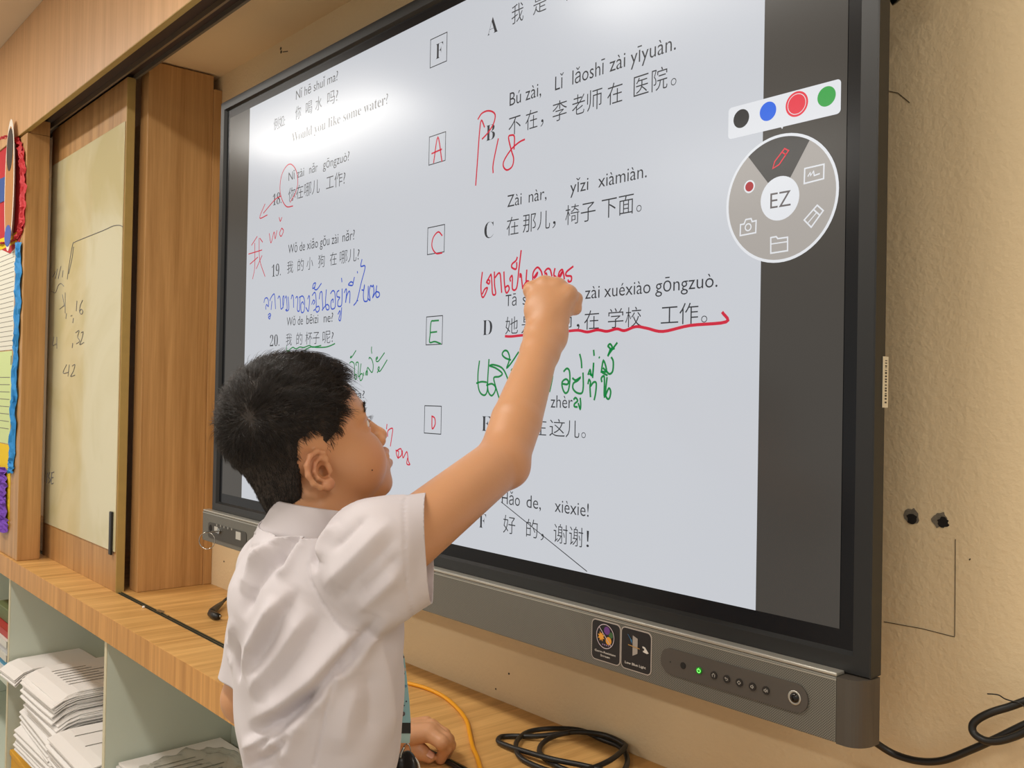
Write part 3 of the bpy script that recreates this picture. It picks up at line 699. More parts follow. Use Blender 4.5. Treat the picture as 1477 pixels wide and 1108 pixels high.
# right-hand control plate
YP = SY-0.0022
pl = on_y(953, 951, YP); pr = on_y(1165, 1011, YP); zc = (pl[2]+pr[2])/2; ph = 0.0163
M_plate = mat('control_plate', (92, 87, 81), 0.45, metal=0.3)
cp = MB().prism(rrect(pl[0], pr[0], zc-ph, zc+ph, ph-0.0005, 8), YP, SY+0.001).build('control_plate', M_plate, disp)
M_btn = mat('button_black', (44, 42, 40), 0.35)
M_icon = mat('icon_grey', (176, 172, 164), 0.5)
def cpt(px, py, y=YP): q = on_y(px, py, y); return (q[0], q[2])
def disc(name, px, py, r, y0, y1, m, par): c = cpt(px, py, y0); return MB().prism(circ(c[0], c[1], r, 24), y0, y1).build(name, m, par)
disc('microphone_hole', 966.6, 955, 0.0010, YP-0.0003, YP, M_btn, cp)
disc('light_sensor', 985, 960.4, 0.0042, YP-0.0006, YP, mat('sensor_black', (20, 20, 22), 0.2), cp)
pb = disc('power_button', 1007.7, 967.6, 0.0042, YP-0.0016, YP, mat('power_green', (40, 150, 40), 0.4), cp)
c = cpt(1007.7, 967.6, YP-0.0018)
stroke_mesh([circ(c[0], c[1], 0.0024, 18, 125, 415)], 0.0008, YP-0.0018).build('power_icon', mat('led_green', (120, 255, 110), 0.4, emit=1.6), cp)
stroke_mesh([[(c[0], c[1]+0.0005), (c[0], c[1]+0.0032)]], 0.0008, YP-0.0018).build('power_icon', mat('led_green', (120, 255, 110), 0.4), cp)
ic = {'home': [[(-2.2, 0), (0, 2.2), (2.2, 0)], [(-1.5, 0), (-1.5, -2)], [(1.5, 0), (1.5, -2)]],
      'back': [[(-2, 1), (1, 1), (2, 0), (1, -1.2), (-1, -1.2)], [(-1, 2), (-2, 1), (-1, 0)]],
      'settings': [circ(0, 0, 1.6, 14, 0, 350), [(0, 1.6), (0, 2.5)], [(0, -1.6), (0, -2.5)], [(1.6, 0), (2.5, 0)], [(-1.6, 0), (-2.5, 0)]],
      'volume_down': [[(-2, .8), (-1, .8), (.4, 2), (.4, -2), (-1, -.8), (-2, -.8), (-2, .8)], [(1.4, 1), (1.4, -1)]],
      'volume_up': [[(-2, .8), (-1, .8), (.4, 2), (.4, -2), (-1, -.8), (-2, -.8), (-2, .8)], [(1.3, .9), (1.3, -.9)], [(2.3, 1.6), (2.3, -1.6)]]}
for (nm, q), (px, py) in zip(ic.items(), ((1029, 974.4), (1047.6, 979.8), (1065.8, 984.9), (1084.9, 990.8), (1104.2, 996.2))):
    b_ = disc(nm+'_button', px, py, 0.0047, YP-0.0014, YP, M_btn, cp); c = cpt(px, py, YP-0.0016)
    stroke_mesh([[(c[0]+0.00105*u, c[1]+0.00105*v) for u, v in st] for st in q], 0.0007, YP-0.0016).build('button_icon', M_icon, cp)
c = cpt(1146, 1006.6)
MB().lathe((c[0], YP, c[1]), [(0.0082, -0.0002), (0.0082, 0.0006), (0.0066, 0.0006), (0.0056, -0.0001)], (0, -1, 0), 32).build('sensor_ring', mat('bright_trim', (196, 194, 184), 0.3, metal=0.6), cp, True)
MB().lathe((c[0], YP, c[1]), [(0.0058, 0.0), (0.0052, 0.0016), (0.0032, 0.0028), (0.0008, 0.0032)], (0, -1, 0), 28).build('sensor_dome', mat('sensor_dome', (12, 12, 13), 0.12), cp, True)
# feature stickers
YS = SY-0.0009
M_lab = mat('sticker_black', (34, 33, 34), 0.4); M_rim = mat('sticker_rim', (186, 176, 166), 0.5)
def sp(a, b, y=YS): q = on_y(840+a/10.55, 880+b/10.55, y); return (q[0], q[2])
tl, br, tl2, br2 = sp(140, 130), sp(580, 850), sp(585, 250), sp(1050, 1000)
st_h = (sp(200, 130)[1], sp(500, 845)[1])
zt, zb_ = st_h
x0, x1, x2 = sp(138, 500)[0], sp(583, 600)[0], sp(1052, 700)[0]
for nm, a, b in (('germ', x0, x1-0.0004), ('blue', x1+0.0004, x2)):
    s_ = MB().prism(rrect(a, b, zb_, zt, 0.0075, 6), YS, SY+0.0005).build('feature_sticker', M_rim, disp)
    MB().prism(rrect(a+0.0014, b-0.0014, zb_+0.0014, zt-0.0014, 0.0062, 6), YS-0.0003, YS).build('sticker_face', M_lab, s_)
    YI = YS-0.0006; white = mat('sticker_white', (226, 220, 210), 0.5)
    cx = (a+b)/2; hgt = zt-zb_; wd = b-a
    def fl(pts, m, nm_='sticker_mark', dy=0.0):
        return MB().prism(pts, YI-0.0002-dy, YI-dy).build(nm_, m, s_)
    if nm == 'germ':
        cz = zb_+hgt*0.635; R_ = wd*0.30
        stroke_mesh([circ(cx, cz, R_, 36)], 0.0011, YI-0.0008, True).build('ban_ring', mat('sticker_ring', (200, 186, 192), 0.5), s_)
        fl(circ(cx+R_*.15, cz+R_*.5, R_*.34, 16), mat('germ_purple', (112, 62, 140), 0.5)); fl(circ(cx+R_*.62, cz+R_*.2, R_*.25, 14), mat('germ_green', (66, 104, 62), 0.5))
        def star(u, v, r): return [(u+r*(1 if k % 2 else .55)*math.cos(k*math.pi/8), v+r*(1 if k % 2 else .55)*math.sin(k*math.pi/8)) for k in range(16)]
        fl(star(cx-R_*.5, cz-R_*.1, R_*.42), mat('germ_orange', (238, 166, 60), 0.5)); fl(circ(cx+R_*.35, cz-R_*.32, R_*.33, 16), mat('germ_orange', (238, 166, 60), 0.5))
        for k in range(4): fl(circ(cx-R_*.3+k*R_*.22, cz-R_*.72, R_*.07, 8), mat('germ_lilac', (150, 120, 160), 0.5))
        stroke_mesh([[(cx-R_*.7, cz+R_*.7), (cx+R_*.7, cz-R_*.7)]], 0.0011, YI-0.0010).build('ban_bar', mat('sticker_ring', (200, 186, 192), 0.5), s_)
        L = Line(YI-0.0004); L.put('Germ-Resistant', cx-wd*.36, cx+wd*.36, zb_+hgt*.215, hgt*.05, 0.006); L.put('Screen', cx-wd*.16, cx+wd*.16, zb_+hgt*.125, hgt*.05, 0.006); L.flush('sticker_text', white, s_)
    else:
        cz = zb_+hgt*.60
        fl([(cx-wd*.10, cz-hgt*.24), (cx+wd*.06, cz-hgt*.16), (cx+wd*.06, cz+hgt*.19), (cx-wd*.10, cz+hgt*.24)], mat('shield_grey', (168, 160, 150), 0.5))
        for k in range(3): stroke_mesh([[(cx-wd*.26+k*wd*.03, cz+hgt*(.24-.03*k)), (cx-wd*.12, cz+hgt*(.11-.03*k))]], 0.0006, YI-0.0004).build('light_ray', mat('ray_blue', (70, 140, 190), 0.5), s_)
        stroke_mesh([[(cx-wd*.24, cz+hgt*.0), (cx+wd*.14, cz-hgt*.03)]], 0.0010, YI-0.0008).build('light_ray', mat('ray_amber', (196, 150, 76), 0.5), s_)
        fl([(cx+wd*.22, cz+hgt*.05), (cx+wd*.30, cz+hgt*.04), (cx+wd*.42, cz-hgt*.08), (cx+wd*.36, cz-hgt*.10), (cx+wd*.24, cz-hgt*.08)], white, 'eye_mark')
        fl(circ(cx+wd*.25, cz-hgt*.02, wd*.03, 12), M_lab, 'eye_mark', 0.0003)
        L = Line(YI-0.0004); L.put('Low Blue Light', cx-wd*.34, cx+wd*.34, zb_+hgt*.14, hgt*.055, 0.008); L.flush('sticker_text', white, s_)
# left-hand port plate
yp = SY-0.0015
a, b = on_y(300, 765, yp), on_y(355, 778, yp); zc2 = (on_y(303, 753, yp)[2]+on_y(302, 776, yp)[2])/2
pp = MB().prism(rrect(a[0], b[0], zc2-0.0185, zc2+0.0185, 0.0085, 6), yp, SY+0.001).build('port_plate', mat('port_plate', (66, 64, 58), 0.45), disp)
def pq(px, py): q = on_y(px, py, yp-0.0004); return q[0], q[2]
for px, py, wd, hg in ((311.5, 764, 0.010, 0.007), (343.5, 773, 0.013, 0.009)):
    c = pq(px, py); MB().prism([(c[0]-wd, c[1]-hg), (c[0]+wd, c[1]-hg), (c[0]+wd, c[1]+hg), (c[0]-wd, c[1]+hg)], yp-0.0006, yp).build('port', mat('port_light', (190, 188, 180), 0.4), pp)
for px, py in ((312.5, 757.5), (318, 758.8), (323, 760.5), (328.5, 762), (334, 763.5)):
    c = pq(px, py); MB().prism(circ(c[0], c[1], 0.003, 10), yp-0.0004, yp).build('port_mark', mat('port_mark', (150, 148, 140), 0.5), pp)
c = pq(303.5, 762); MB().prism(circ(c[0], c[1], 0.0085, 16), yp-0.0005, yp).build('port', mat('hole_dark', (26, 22, 20), 0.9), pp)
# key left in the lock of the port plate
kc = on_y(317, 766, yp)
key = empty('key', kc, 'small steel key with a split ring hanging in the soundbar lock at left', 'key')
M_steel = mat('steel', (180, 178, 172), 0.25, metal=1.0)
MB().lathe((kc[0], yp-0.0002, kc[2]), [(0.007, 0), (0.007, 0.004), (0.004, 0.004)], (0, -1, 0), 20).build('lock_collar', M_steel, key)
MB().bbox(kc[0]-0.004, kc[0]+0.004, yp-0.036, yp-0.0045, kc[2]-0.0012, kc[2]+0.0012, 0.0005).build('key_bow', M_steel, key)
rc = np.array([kc[0]-0.002, yp-0.030, kc[2]-0.021])
MB().tube([rc+0.020*np.array([0.75*math.cos(t), 0.66*math.cos(t), math.sin(t)]) for t in np.linspace(0, 2*math.pi, 37)], 0.0011, 8, False).build('split_ring', M_steel, key, True)
# serial sticker on the right side of the frame
zt, zb_ = on_x(1272, 514, FX1)[2], on_x(1271, 588, FX1)[2]
ss = MB().box(FX1, FX1+0.0006, 0.9765, 0.9885, zb_, zt).build('serial_sticker', mat('sticker_paper', (222, 214, 190), 0.6), disp)
mb = MB(); q = random.Random(3); z = zt-0.004
while z > zb_+0.004:
    d = q.uniform(0.0006, 0.0022); mb.box(FX1+0.0006, FX1+0.0008, 0.981, 0.985, z-d, z); z -= d+q.uniform(0.0008, 0.0024)
mb.build('serial_print', M_lab, ss)
# ================================================================ papers and boxes on the shelves
M_paper = mat('paper_white', (238, 235, 232), 0.75)
M_edge = mat('paper_edges', (198, 192, 186), 0.8)
M_print = mat('paper_print', (120, 118, 110), 0.8)
def bundle(x, y, z, w_, d_, h_, rot, seed, droop, label, group, lines=0, cat='paper bundle', sheets=9):
    """a folded pile of sheets; front edge (towards the room) droops and the sheets fan out a little"""
    q = random.Random(seed)
    root = empty('paper_bundle', (x, y, z), label, cat, group)
    ca, sa = math.cos(rot), math.sin(rot)
    NX, NY = 8, 9
    def pt(u, v, k, top):        # u across, v depth (0 = front)
        jx = jit[k][0]; jy = jit[k][1]
        X = (u-0.5)*w_+jx; Yy = (v-0.5)*d_+jy
        e = max(0, 0.24-v)/0.24
        zz = h_*((k+(0.72 if top else 0.0))/sheets) - droop*e*e*(1-0.35*k/sheets) + 0.006*wave[k]*math.sin(3.1*u+wave[k]*2)*(0.4+e)
        zz = max(zz, 0.0006 + 0.0008*k) if droop < 0.001 else zz
        return (x+ca*X-sa*Yy, y+sa*X+ca*Yy, z+zz)
    jit = [(q.uniform(-.007, .007), q.uniform(-.010, .010)) for _ in range(sheets)]
    wave = [q.uniform(-.35, .35) for _ in range(sheets)]
    mb = MB()
    for k in range(sheets):
        vs = [pt(i/NX, j/NY, k, t) for t in (0, 1) for j in range(NY+1) for i in range(NX+1)]
        n = (NX+1)*(NY+1); id_ = lambda i, j, t: t*n+j*(NX+1)+i
        fs = [(id_(i, j, 1), id_(i+1, j, 1), id_(i+1, j+1, 1), id_(i, j+1, 1)) for i in range(NX) for j in range(NY)]
        fs += [(id_(i, j, 0), id_(i, j+1, 0), id_(i+1, j+1, 0), id_(i+1, j, 0)) for i in range(NX) for j in range(NY)]
        fs += [(id_(i, 0, 0), id_(i+1, 0, 0), id_(i+1, 0, 1), id_(i, 0, 1)) for i in range(NX)]+[(id_(i+1, NY, 0), id_(i, NY, 0), id_(i, NY, 1), id_(i+1, NY, 1)) for i in range(NX)]
        fs += [(id_(NX, j, 0), id_(NX, j+1, 0), id_(NX, j+1, 1), id_(NX, j, 1)) for j in range(NY)]+[(id_(0, j+1, 0), id_(0, j, 0), id_(0, j, 1), id_(0, j+1, 1)) for j in range(NY)]
        mb.add(vs, fs)
    mb.build('sheets', M_paper, root)
    if lines:
        pm = MB()
        for i in range(lines):
            u0 = 0.22+0.6*i/lines; v1 = q.uniform(0.55, 0.8); K = 8
            for (uu, wdt) in ((u0, 0.012),):
                vs = []
                for j in range(K+1):
                    v = 0.2+(v1-0.2)*j/K
                    for du in (0, wdt):
                        p = pt(uu+du, v, sheets-1, True); vs.append((p[0], p[1], p[2]+0.0011))
                pm.add(vs, [(2*j, 2*j+1, 2*j+3, 2*j+2) for j in range(K)])
        pm.build('print', M_print, root)
    return root
yb = empty('yellow_box', (-3.06, 0.92, 0.0505), 'plain yellow box on the bottom board of the left bay under the drooping papers', 'box')
MB().bbox(-3.281, -2.80, 0.760, 1.055, 0.0505, 0.122, 0.003).build('body', mat('yellow_card', (222, 164, 44), 0.6), yb)
MB().bbox(-3.285, -2.796, 0.756, 1.059, 0.1225, 0.140, 0.003).build('lid', mat('yellow_card', (222, 164, 44), 0.6), yb)
g1, g2 = 'drooping exam papers on the yellow box', 'stacked exam papers beside the yellow box'
names1 = ['lowest of the drooping white paper bundles on the yellow box', 'second lowest white paper bundle on the yellow box', 'third white paper bundle up in the pile on the yellow box',
          'fourth white paper bundle up in the pile on the yellow box', 'fifth white paper bundle up, just under the printed top one', 'topmost white paper bundle with lines of print, on the pile over the yellow box']
z = 0.1405
for i, nm in enumerate(names1):
    if i < 2: bundle(-2.93+0.02*i, 0.957, z, 0.36, 0.20, 0.050, 0.0, 20+i, 0.0, nm, g1, 0)
    else: bundle(-2.965+0.018*i+(-0.02 if i % 2 else .02), 0.878-0.005*(i % 3), z, 0.40-0.02*i, 0.27, 0.052, 0.03*((i % 3)-1), 20+i, 0.034 if i < 5 else 0.030, nm, g1, 7 if i == 5 else 0, sheets=12)
    z += 0.0505 if i < 2 else 0.053
o = bundle(-3.20, 0.845, z-0.035, 0.15, 0.24, 0.012, 0.05, 61, 0.035, 'small drooping white leaflets at the left end of the paper pile', None, 0, 'leaflets', 5)
names2 = ['lowest white paper bundle in the stack against the middle divider', 'second lowest bundle in the stack against the middle divider', 'third bundle up in the stack against the middle divider', 'fourth bundle up in the stack against the middle divider', 'fifth bundle up in the stack against the middle divider', 'sixth bundle up in the stack against the middle divider', 'seventh bundle up in the stack against the middle divider', 'topmost white bundle in the stack against the middle divider']
z = 0.0505
for i, nm in enumerate(names2):
    bundle(-2.55+0.012*(i % 2), 0.845-0.006*(i % 3), z, 0.30, 0.25, 0.0395, 0.05*((i % 3)-1)*0.6, 40+i, 0.0 if i < 3 else 0.02, nm, g2, 2 if i == 7 else 0)
    z += 0.0405
# wrapped packet in the middle bay
M_bag = bpy.data.materials.new('clear_plastic'); M_bag.use_nodes = True
nt = M_bag.node_tree; nt.nodes.clear(); o_ = nt.nodes.new('ShaderNodeOutputMaterial'); mx = nt.nodes.new('ShaderNodeMixShader'); t_ = nt.nodes.new('ShaderNodeBsdfTransparent'); t_.inputs[0].default_value = (0.94, 0.93, 0.90, 1)
gl = nt.nodes.new('ShaderNodeBsdfGlossy'); gl.inputs['Roughness'].default_value = 0.16; lw = nt.nodes.new('ShaderNodeLayerWeight'); lw.inputs['Blend'].default_value = 0.35
mt = nt.nodes.new('ShaderNodeMath'); mt.operation = 'MULTIPLY_ADD'; mt.inputs[1].default_value = 0.6; mt.inputs[2].default_value = 0.10
nt.links.new(lw.outputs['Facing'], mt.inputs[0]); nt.links.new(mt.outputs[0], mx.inputs[0]); nt.links.new(t_.outputs[0], mx.inputs[1]); nt.links.new(gl.outputs[0], mx.inputs[2]); nt.links.new(mx.outputs[0], o_.inputs[0])
fo = empty('folder', (-2.1, 0.9, EYE-0.979), 'dark grey folder lying under the wrapped paper packet on the shelf', 'folder')
MB().bbox(-2.335, -1.86, 0.775, 1.05, EYE-0.9795, EYE-0.957, 0.002).build('cover', mat('folder_grey', (96, 98, 100), 0.5), fo)
bundle(-2.14, 0.905, EYE-0.9565, 0.38, 0.26, 0.048, 0.03, 77, 0.0, 'printed white worksheet packet inside the plastic bag on the middle shelf', None, 9, 'paper packet', 6)
def bag(cx, cy, cz, w_, d_, h_, seed):
    q = random.Random(seed); NX, NY = 34, 26; vs = []
    ph = [q.uniform(0, 6.28) for _ in range(8)]
    for j in range(NY+1):
        for i in range(NX+1):
            u, v = i/NX*2-1, j/NY*2-1
            e = (1-abs(u)**6)*(1-abs(v)**6)
            wr = 0.0045*(math.sin(9*u+5*v+ph[0])+math.sin(13*v-7*u+ph[1])*0.8+math.sin(21*u+17*v+ph[2])*0.6)+0.012*max(0, u-.2)*abs(math.sin(11*u-9*v+ph[3]))
            vs.append((cx+u*w_/2*(1+0.02*math.sin(7*v+ph[4])), cy+v*d_/2*(1+0.02*math.sin(6*u+ph[5])), cz+e*(h_+wr+0.005)+(1-e)*abs(wr)*1.2))
    mb = MB().add(vs, [(j*(NX+1)+i, j*(NX+1)+i+1, (j+1)*(NX+1)+i+1, (j+1)*(NX+1)+i) for j in range(NY) for i in range(NX)])
    return mb
o = bag(-2.11, 0.905, EYE-0.956, 0.452, 0.285, 0.056, 4).build('plastic_bag', M_bag, None, True)
props(o, 'crumpled clear plastic bag around the worksheet packet on the middle shelf', 'plastic bag')
# books at the far left
bk = [((-3.47, 0.86), (180, 60, 52), 'notebook with a red cover, topmost on the left bay shelf'), ((-3.462, 0.85), (222, 222, 214), 'white notebook just under the red one on the left bay shelf'), ((-3.468, 0.855), (206, 208, 210), 'pale grey notebook in the middle of the left bay pile'),
      ((-3.46, 0.85), (216, 214, 204), 'off-white notebook low in the left bay pile'), ((-3.466, 0.856), (60, 150, 190), 'blue notebook second from the bottom of the left bay pile'), ((-3.47, 0.85), (224, 222, 216), 'white notebook at the bottom of the left bay pile')]
z = EYE-0.9315
for (x, y), col, lab in reversed(bk):
    r_ = empty('notebook', (x, y, z), lab, 'notebook', 'notebooks on the left bay shelf')
    MB().bbox(x-0.15, x+0.148, y-0.102, y+0.102, z+0.0015, z+0.0195, 0.001).build('pages', M_edge, r_)
    mc = mat('nb_%d_%d_%d' % col, col, 0.5)
    mb = MB(); mb.box(x-0.152, x+0.150, y-0.104, y+0.104, z+0.0001, z+0.0015); mb.box(x-0.152, x+0.150, y-0.104, y+0.104, z+0.0195, z+0.0209); mb.box(x-0.152, x+0.150, y-0.1055, y-0.1035, z+0.0001, z+0.0209)
    mb.build('cover', mc, r_); z += 0.0222
r_ = empty('green_folder', (-3.47, .87, z), 'dull green folder lying across the notebooks in the left bay', 'folder')
MB().bbox(-3.64, -3.312, 0.78, 1.0, z+0.0002, z+0.045, 0.003).build('cover', mat('folder_green', (104, 116, 74), 0.6), r_)

# ================================================================ cables
M_cable = mat('cable_black', (30, 29, 27), 0.42)
def cable(name, pts, r, m, label, n=10, cat='cable', closed=False):
    root = empty(name, pts[0], label, cat)
    MB().tube(catmull(pts, n), r, 12).build('cord', m, root, True)
    return root
YK = 1.062
pk = [(1250, 1063, 1.03), (1262, 1071, 1.05), (1290, 1088, YK), (1325, 1098, YK), (1360, 1097, YK), (1400, 1082, YK), (1440, 1064, YK), (1477, 1046, YK), (1505, 1034, YK), (1520, 1020, YK-.01)]
pc = cable('power_cable', [on_y(*p) for p in pk], 0.0042, M_cable, 'thick black power cable running along the wall at lower right', 10)
lp = [(1520, 1034, YK-.014), (1490, 1050, YK-.014), (1465, 1062, YK-.014), (1440, 1069, YK-.014), (1420, 1068, YK-.013), (1405, 1058, YK-.012), (1403, 1046, YK-.011), (1413, 1036, YK-.010), (1432, 1027, YK-.009), (1455, 1020, YK-.006), (1477, 1012, YK-.004), (1520, 996, YK)]
MB().tube(catmull([on_y(*p) for p in lp], 8), 0.0042, 12).build('loop', M_cable, pc, True)
cable('cable_tie', [on_y(*p) for p in ((1424, 1001, YK-.004), (1433, 1001.5, YK-.004), (1441, 1003, YK-.004), (1449, 1008, YK-.007), (1458, 1011, YK-.009), (1470, 1014, YK-.010), (1477, 1019, YK-.012), (1478, 1022, YK-.008))], 0.0007, M_cable, 'thin black wire tie twisted around the looped power cable', 5, 'wire tie')
zk = ZC+0.0045
yl = [(560, 979), (590, 986), (615, 993), (640, 1005), (660, 1022), (673, 1040), (678, 1060), (682, 1078), (688, 1092), (694, 1112), (705, 1140), (716, 1170)]
cable('network_cable', [on_z(*p, zk-0.0008) for p in yl], 0.0035, mat('cable_yellow', (232, 158, 18), 0.4), 'yellow network cable curving over the counter beside the boy', 8)
ck = [(822, 1057), (775, 1062), (735, 1062), (721, 1064), (722, 1072), (760, 1085), (800, 1096), (840, 1104), (870, 1112), (890, 1120), (905, 1100), (904, 1076), (880, 1060), (840, 1053), (800, 1051), (765, 1055), (748, 1066), (744, 1080), (752, 1094), (775, 1106), (800, 1113), (840, 1112), (878, 1098), (900, 1080), (898, 1072), (870, 1060), (830, 1056), (800, 1062), (783, 1072), (778, 1084), (788, 1096), (805, 1106), (820, 1112)]
hz = [0.013, 0.008, 0.0045, 0.005, 0.006, 0.010, 0.013, 0.012, 0.010, 0.008, 0.006, 0.006, 0.007, 0.008, 0.008, 0.007, 0.0075, 0.006, 0.005, 0.005, 0.007, 0.010, 0.014, 0.016, 0.016, 0.016, 0.014, 0.010, 0.006, 0.005, 0.005, 0.005, 0.005]
pts = [on_z(a, b, ZC+h) for (a, b), h in zip(ck, hz)]
pts = [np.array([p[0], min(p[1], 1.082), p[2]]) for p in pts]
cable('coiled_cable', pts, 0.0040, M_cable, 'coil of thick black cable lying on the counter below the soundbar', 8)
ad = empty('adapter_cable', on_z(316, 880, ZC+0.008), 'black adapter plug with bare tip lying on the counter beside the upright', 'plug cable')
MB().tube(catmull([on_z(*p) for p in ((317, 874, ZC+0.009), (324, 866, ZC+0.012), (332, 860, ZC+0.016), (340, 852, ZC+0.018), (352, 840, ZC+0.02), (372, 832, ZC+0.012))], 8), 0.0036, 10).build('cord', M_cable, ad, True)
MB().tube([on_z(320, 870, ZC+0.011), on_z(313, 876, ZC+0.010), on_z(306, 882, ZC+0.0095), on_z(304, 886, ZC+0.009)], [0.005, 0.0075, 0.009, 0.007], 12).build('plug_body', M_cable, ad, True)
MB().tube([on_z(304, 885, ZC+0.010), on_z(311, 889, ZC+0.0095), on_z(316, 890, ZC+0.009)], [0.0085, 0.009, 0.0075], 12).build('plug_body', M_cable, ad, True)
MB().tube([on_z(315, 888.5, ZC+0.010), on_z(319, 889.5, ZC+0.009)], 0.0035, 12).build('plug_tip', M_steel, ad, True)
q = empty('pen_scrap', on_z(207, 877, ZC+0.002), 'tiny white plastic scrap caught in the counter track', 'scrap')
MB().lathe(on_z(207, 877, ZC+0.0005), [(0.003, 0), (0.004, 0.002), (0.002, 0.005)], (0, 0, 1), 10).build('scrap', M_paper, q, True)
M_stain = mat('counter_stain', (120, 96, 62), 0.6)
for i, (px, py, rx) in enumerate(((232, 882, 0.014), (242, 888, 0.006), (212, 903, 0.005))):
    c = on_z(px, py, ZC); qq = random.Random(i+3)
    pts = [(c[0]+rx*1.6*(.6+.5*qq.random())*math.cos(t), c[1]+rx*.6*(.6+.5*qq.random())*math.sin(t)) for t in np.linspace(0, 6.28, 14)[:-1]]
    if i < 2: MB().prism(pts, ZC, ZC+0.0004, axis=2).build('stain', M_stain, ct)
# ================================================================ the boy
# -------- signed-distance modelling: shapes are blended, then skinned with a quad mesh
def RC(a, b, ra, rb): return ('rc', np.array(a, float), np.array(b, float), float(ra), float(rb))
def SP(c, r): return ('rc', np.array(c, float), np.array(c, float), float(r), float(r))
def EL(c, r, B=None): return ('el', np.array(c, float), np.array(r, float), np.eye(3) if B is None else np.array(B, float))
def bound(p):
    if p[0] == 'rc': return (p[1]+p[2])/2, np.linalg.norm(p[1]-p[2])/2+max(p[3], p[4])
    return p[1], max(p[2])
def dist(p, X):
    if p[0] == 'rc':
        _, a, b, ra, rb = p; ba = b-a; L = ba@ba
        if L < 1e-12: return np.linalg.norm(X-a, axis=1)-ra
        t = np.clip((X-a)@ba/L, 0, 1)
        return np.linalg.norm(X-a-t[:, None]*ba, axis=1)-(ra+(rb-ra)*t)
    _, c, r, B = p; q = (X-c)@B.T
    k0 = np.linalg.norm(q/r, axis=1); k1 = np.linalg.norm(q/(r*r), axis=1)+1e-9
    return k0*(k0-1)/k1
def field(ops, X, c=None, rb=None):
    d = np.full(len(X), 1.0)
    for op, p, k in ops:
        if c is not None:
            bc, br = bound(p)
            if np.linalg.norm(bc-c)-br > rb+0.05: continue
        e = dist(p, X)
        if op == 'u':
            h = np.clip(0.5+0.5*(d-e)/k, 0, 1); d = d*(1-h)+e*h-k*h*(1-h)
        elif op == 's':
            h = np.clip(0.5-0.5*(d+e)/k, 0, 1); d = d*(1-h)-e*h+k*h*(1-h)
    return d
def skin(ops, h, N=28, extra=None):
    """surface-nets mesh of the zero set"""
    us = [bound(p) for op, p, k in ops if op == 'u']
    lo = np.min([c-r for c, r in us], axis=0)-0.02; hi = np.max([c+r for c, r in us], axis=0)+0.02
    n = np.ceil((hi-lo)/h).astype(int); nb = np.ceil(n/N).astype(int); DM = nb*N+2
    ids = []; pos = []; cells = []
    g = np.arange(N+1); GX, GY, GZ = np.meshgrid(g, g, g, indexing='ij'); G = np.stack([GX, GY, GZ], -1).reshape(-1, 3)
    half = N*h/2; rb = half*1.7321
    crn = np.array([(i, j, k) for i in (0, 1) for j in (0, 1) for k in (0, 1)])
    quads = []
    key = lambda q: (q[..., 0]*DM[1]+q[..., 1])*DM[2]+q[..., 2]
    for bi in range(nb[0]):
        for bj in range(nb[1]):
            for bk in range(nb[2]):
                o = np.array((bi, bj, bk))*N; c = lo+o*h+half
                dc = field(ops, c[None], c, rb)[0]
                if abs(dc) > rb+0.012: continue
                X = lo+(o+G)*h
                D = field(ops, X, c, rb).reshape(N+1, N+1, N+1)
                if D.min() > 0 or D.max() < 0: continue
                Sg = D < 0
                cnt = np.zeros((N, N, N), int)
                for q in crn: cnt += Sg[q[0]:N+q[0], q[1]:N+q[1], q[2]:N+q[2]]
                A = np.argwhere((cnt > 0) & (cnt < 8))
                if not len(A): continue
                V = np.stack([D[A[:, 0]+q[0], A[:, 1]+q[1], A[:, 2]+q[2]] for q in crn], 1)
                acc = np.zeros((len(A), 3)); num = np.zeros(len(A))
                for e0 in range(8):
                    for e1 in range(e0+1, 8):
                        if np.abs(crn[e0]-crn[e1]).sum() != 1: continue
                        v0, v1 = V[:, e0], V[:, e1]; x = (v0 < 0) != (v1 < 0)
                        t = np.where(x, v0/(v0-v1+1e-20), 0)
                        P = crn[e0]+(crn[e1]-crn[e0])*t[:, None]
                        acc += np.where(x[:, None], P, 0); num += x
                pos.append(lo+(o+A+acc/num[:, None])*h); ids.append(key(A+o))
                # quads for grid edges whose lower end lies in this block
                for ax in range(3):
                    e = np.zeros(3, int); e[ax] = 1
                    S0 = Sg[:N, :N, :N]; S1 = Sg[e[0]:N+e[0], e[1]:N+e[1], e[2]:N+e[2]]
                    E = np.argwhere(S0 != S1)
                    if not len(E): continue
                    fl = S0[E[:, 0], E[:, 1], E[:, 2]]; E = E+o
                    b1 = np.zeros(3, int); b1[(ax+1) % 3] = 1; b2 = np.zeros(3, int); b2[(ax+2) % 3] = 1
                    q = np.stack([key(E), key(E-b1), key(E-b1-b2), key(E-b2)], 1)
                    q[~fl] = q[~fl][:, ::-1]
                    quads.append(q)
    ids = np.concatenate(ids); pos = np.concatenate(pos); quads = np.concatenate(quads)
    so = np.argsort(ids); ids = ids[so]; pos = pos[so]
    ix = np.searchsorted(ids, quads); ix = np.clip(ix, 0, len(ids)-1)
    ok = (ids[ix] == quads).all(1)
    return pos, ix[ok]
def np_mesh(name, V, F):
    me = bpy.data.meshes.new(name)
    me.vertices.add(len(V)); me.vertices.foreach_set('co', np.asarray(V, np.float32).ravel())
    F = np.asarray(F); k = F.shape[1]
    me.loops.add(F.size); me.loops.foreach_set('vertex_index', F.astype(np.int32).ravel())
    me.polygons.add(len(F)); me.polygons.foreach_set('loop_start', np.arange(0, F.size, k, dtype=np.int32)); me.polygons.foreach_set('loop_total', np.full(len(F), k, np.int32))
    me.polygons.foreach_set('use_smooth', [True]*len(F))
    me.update(calc_edges=True); me.validate()
    return me
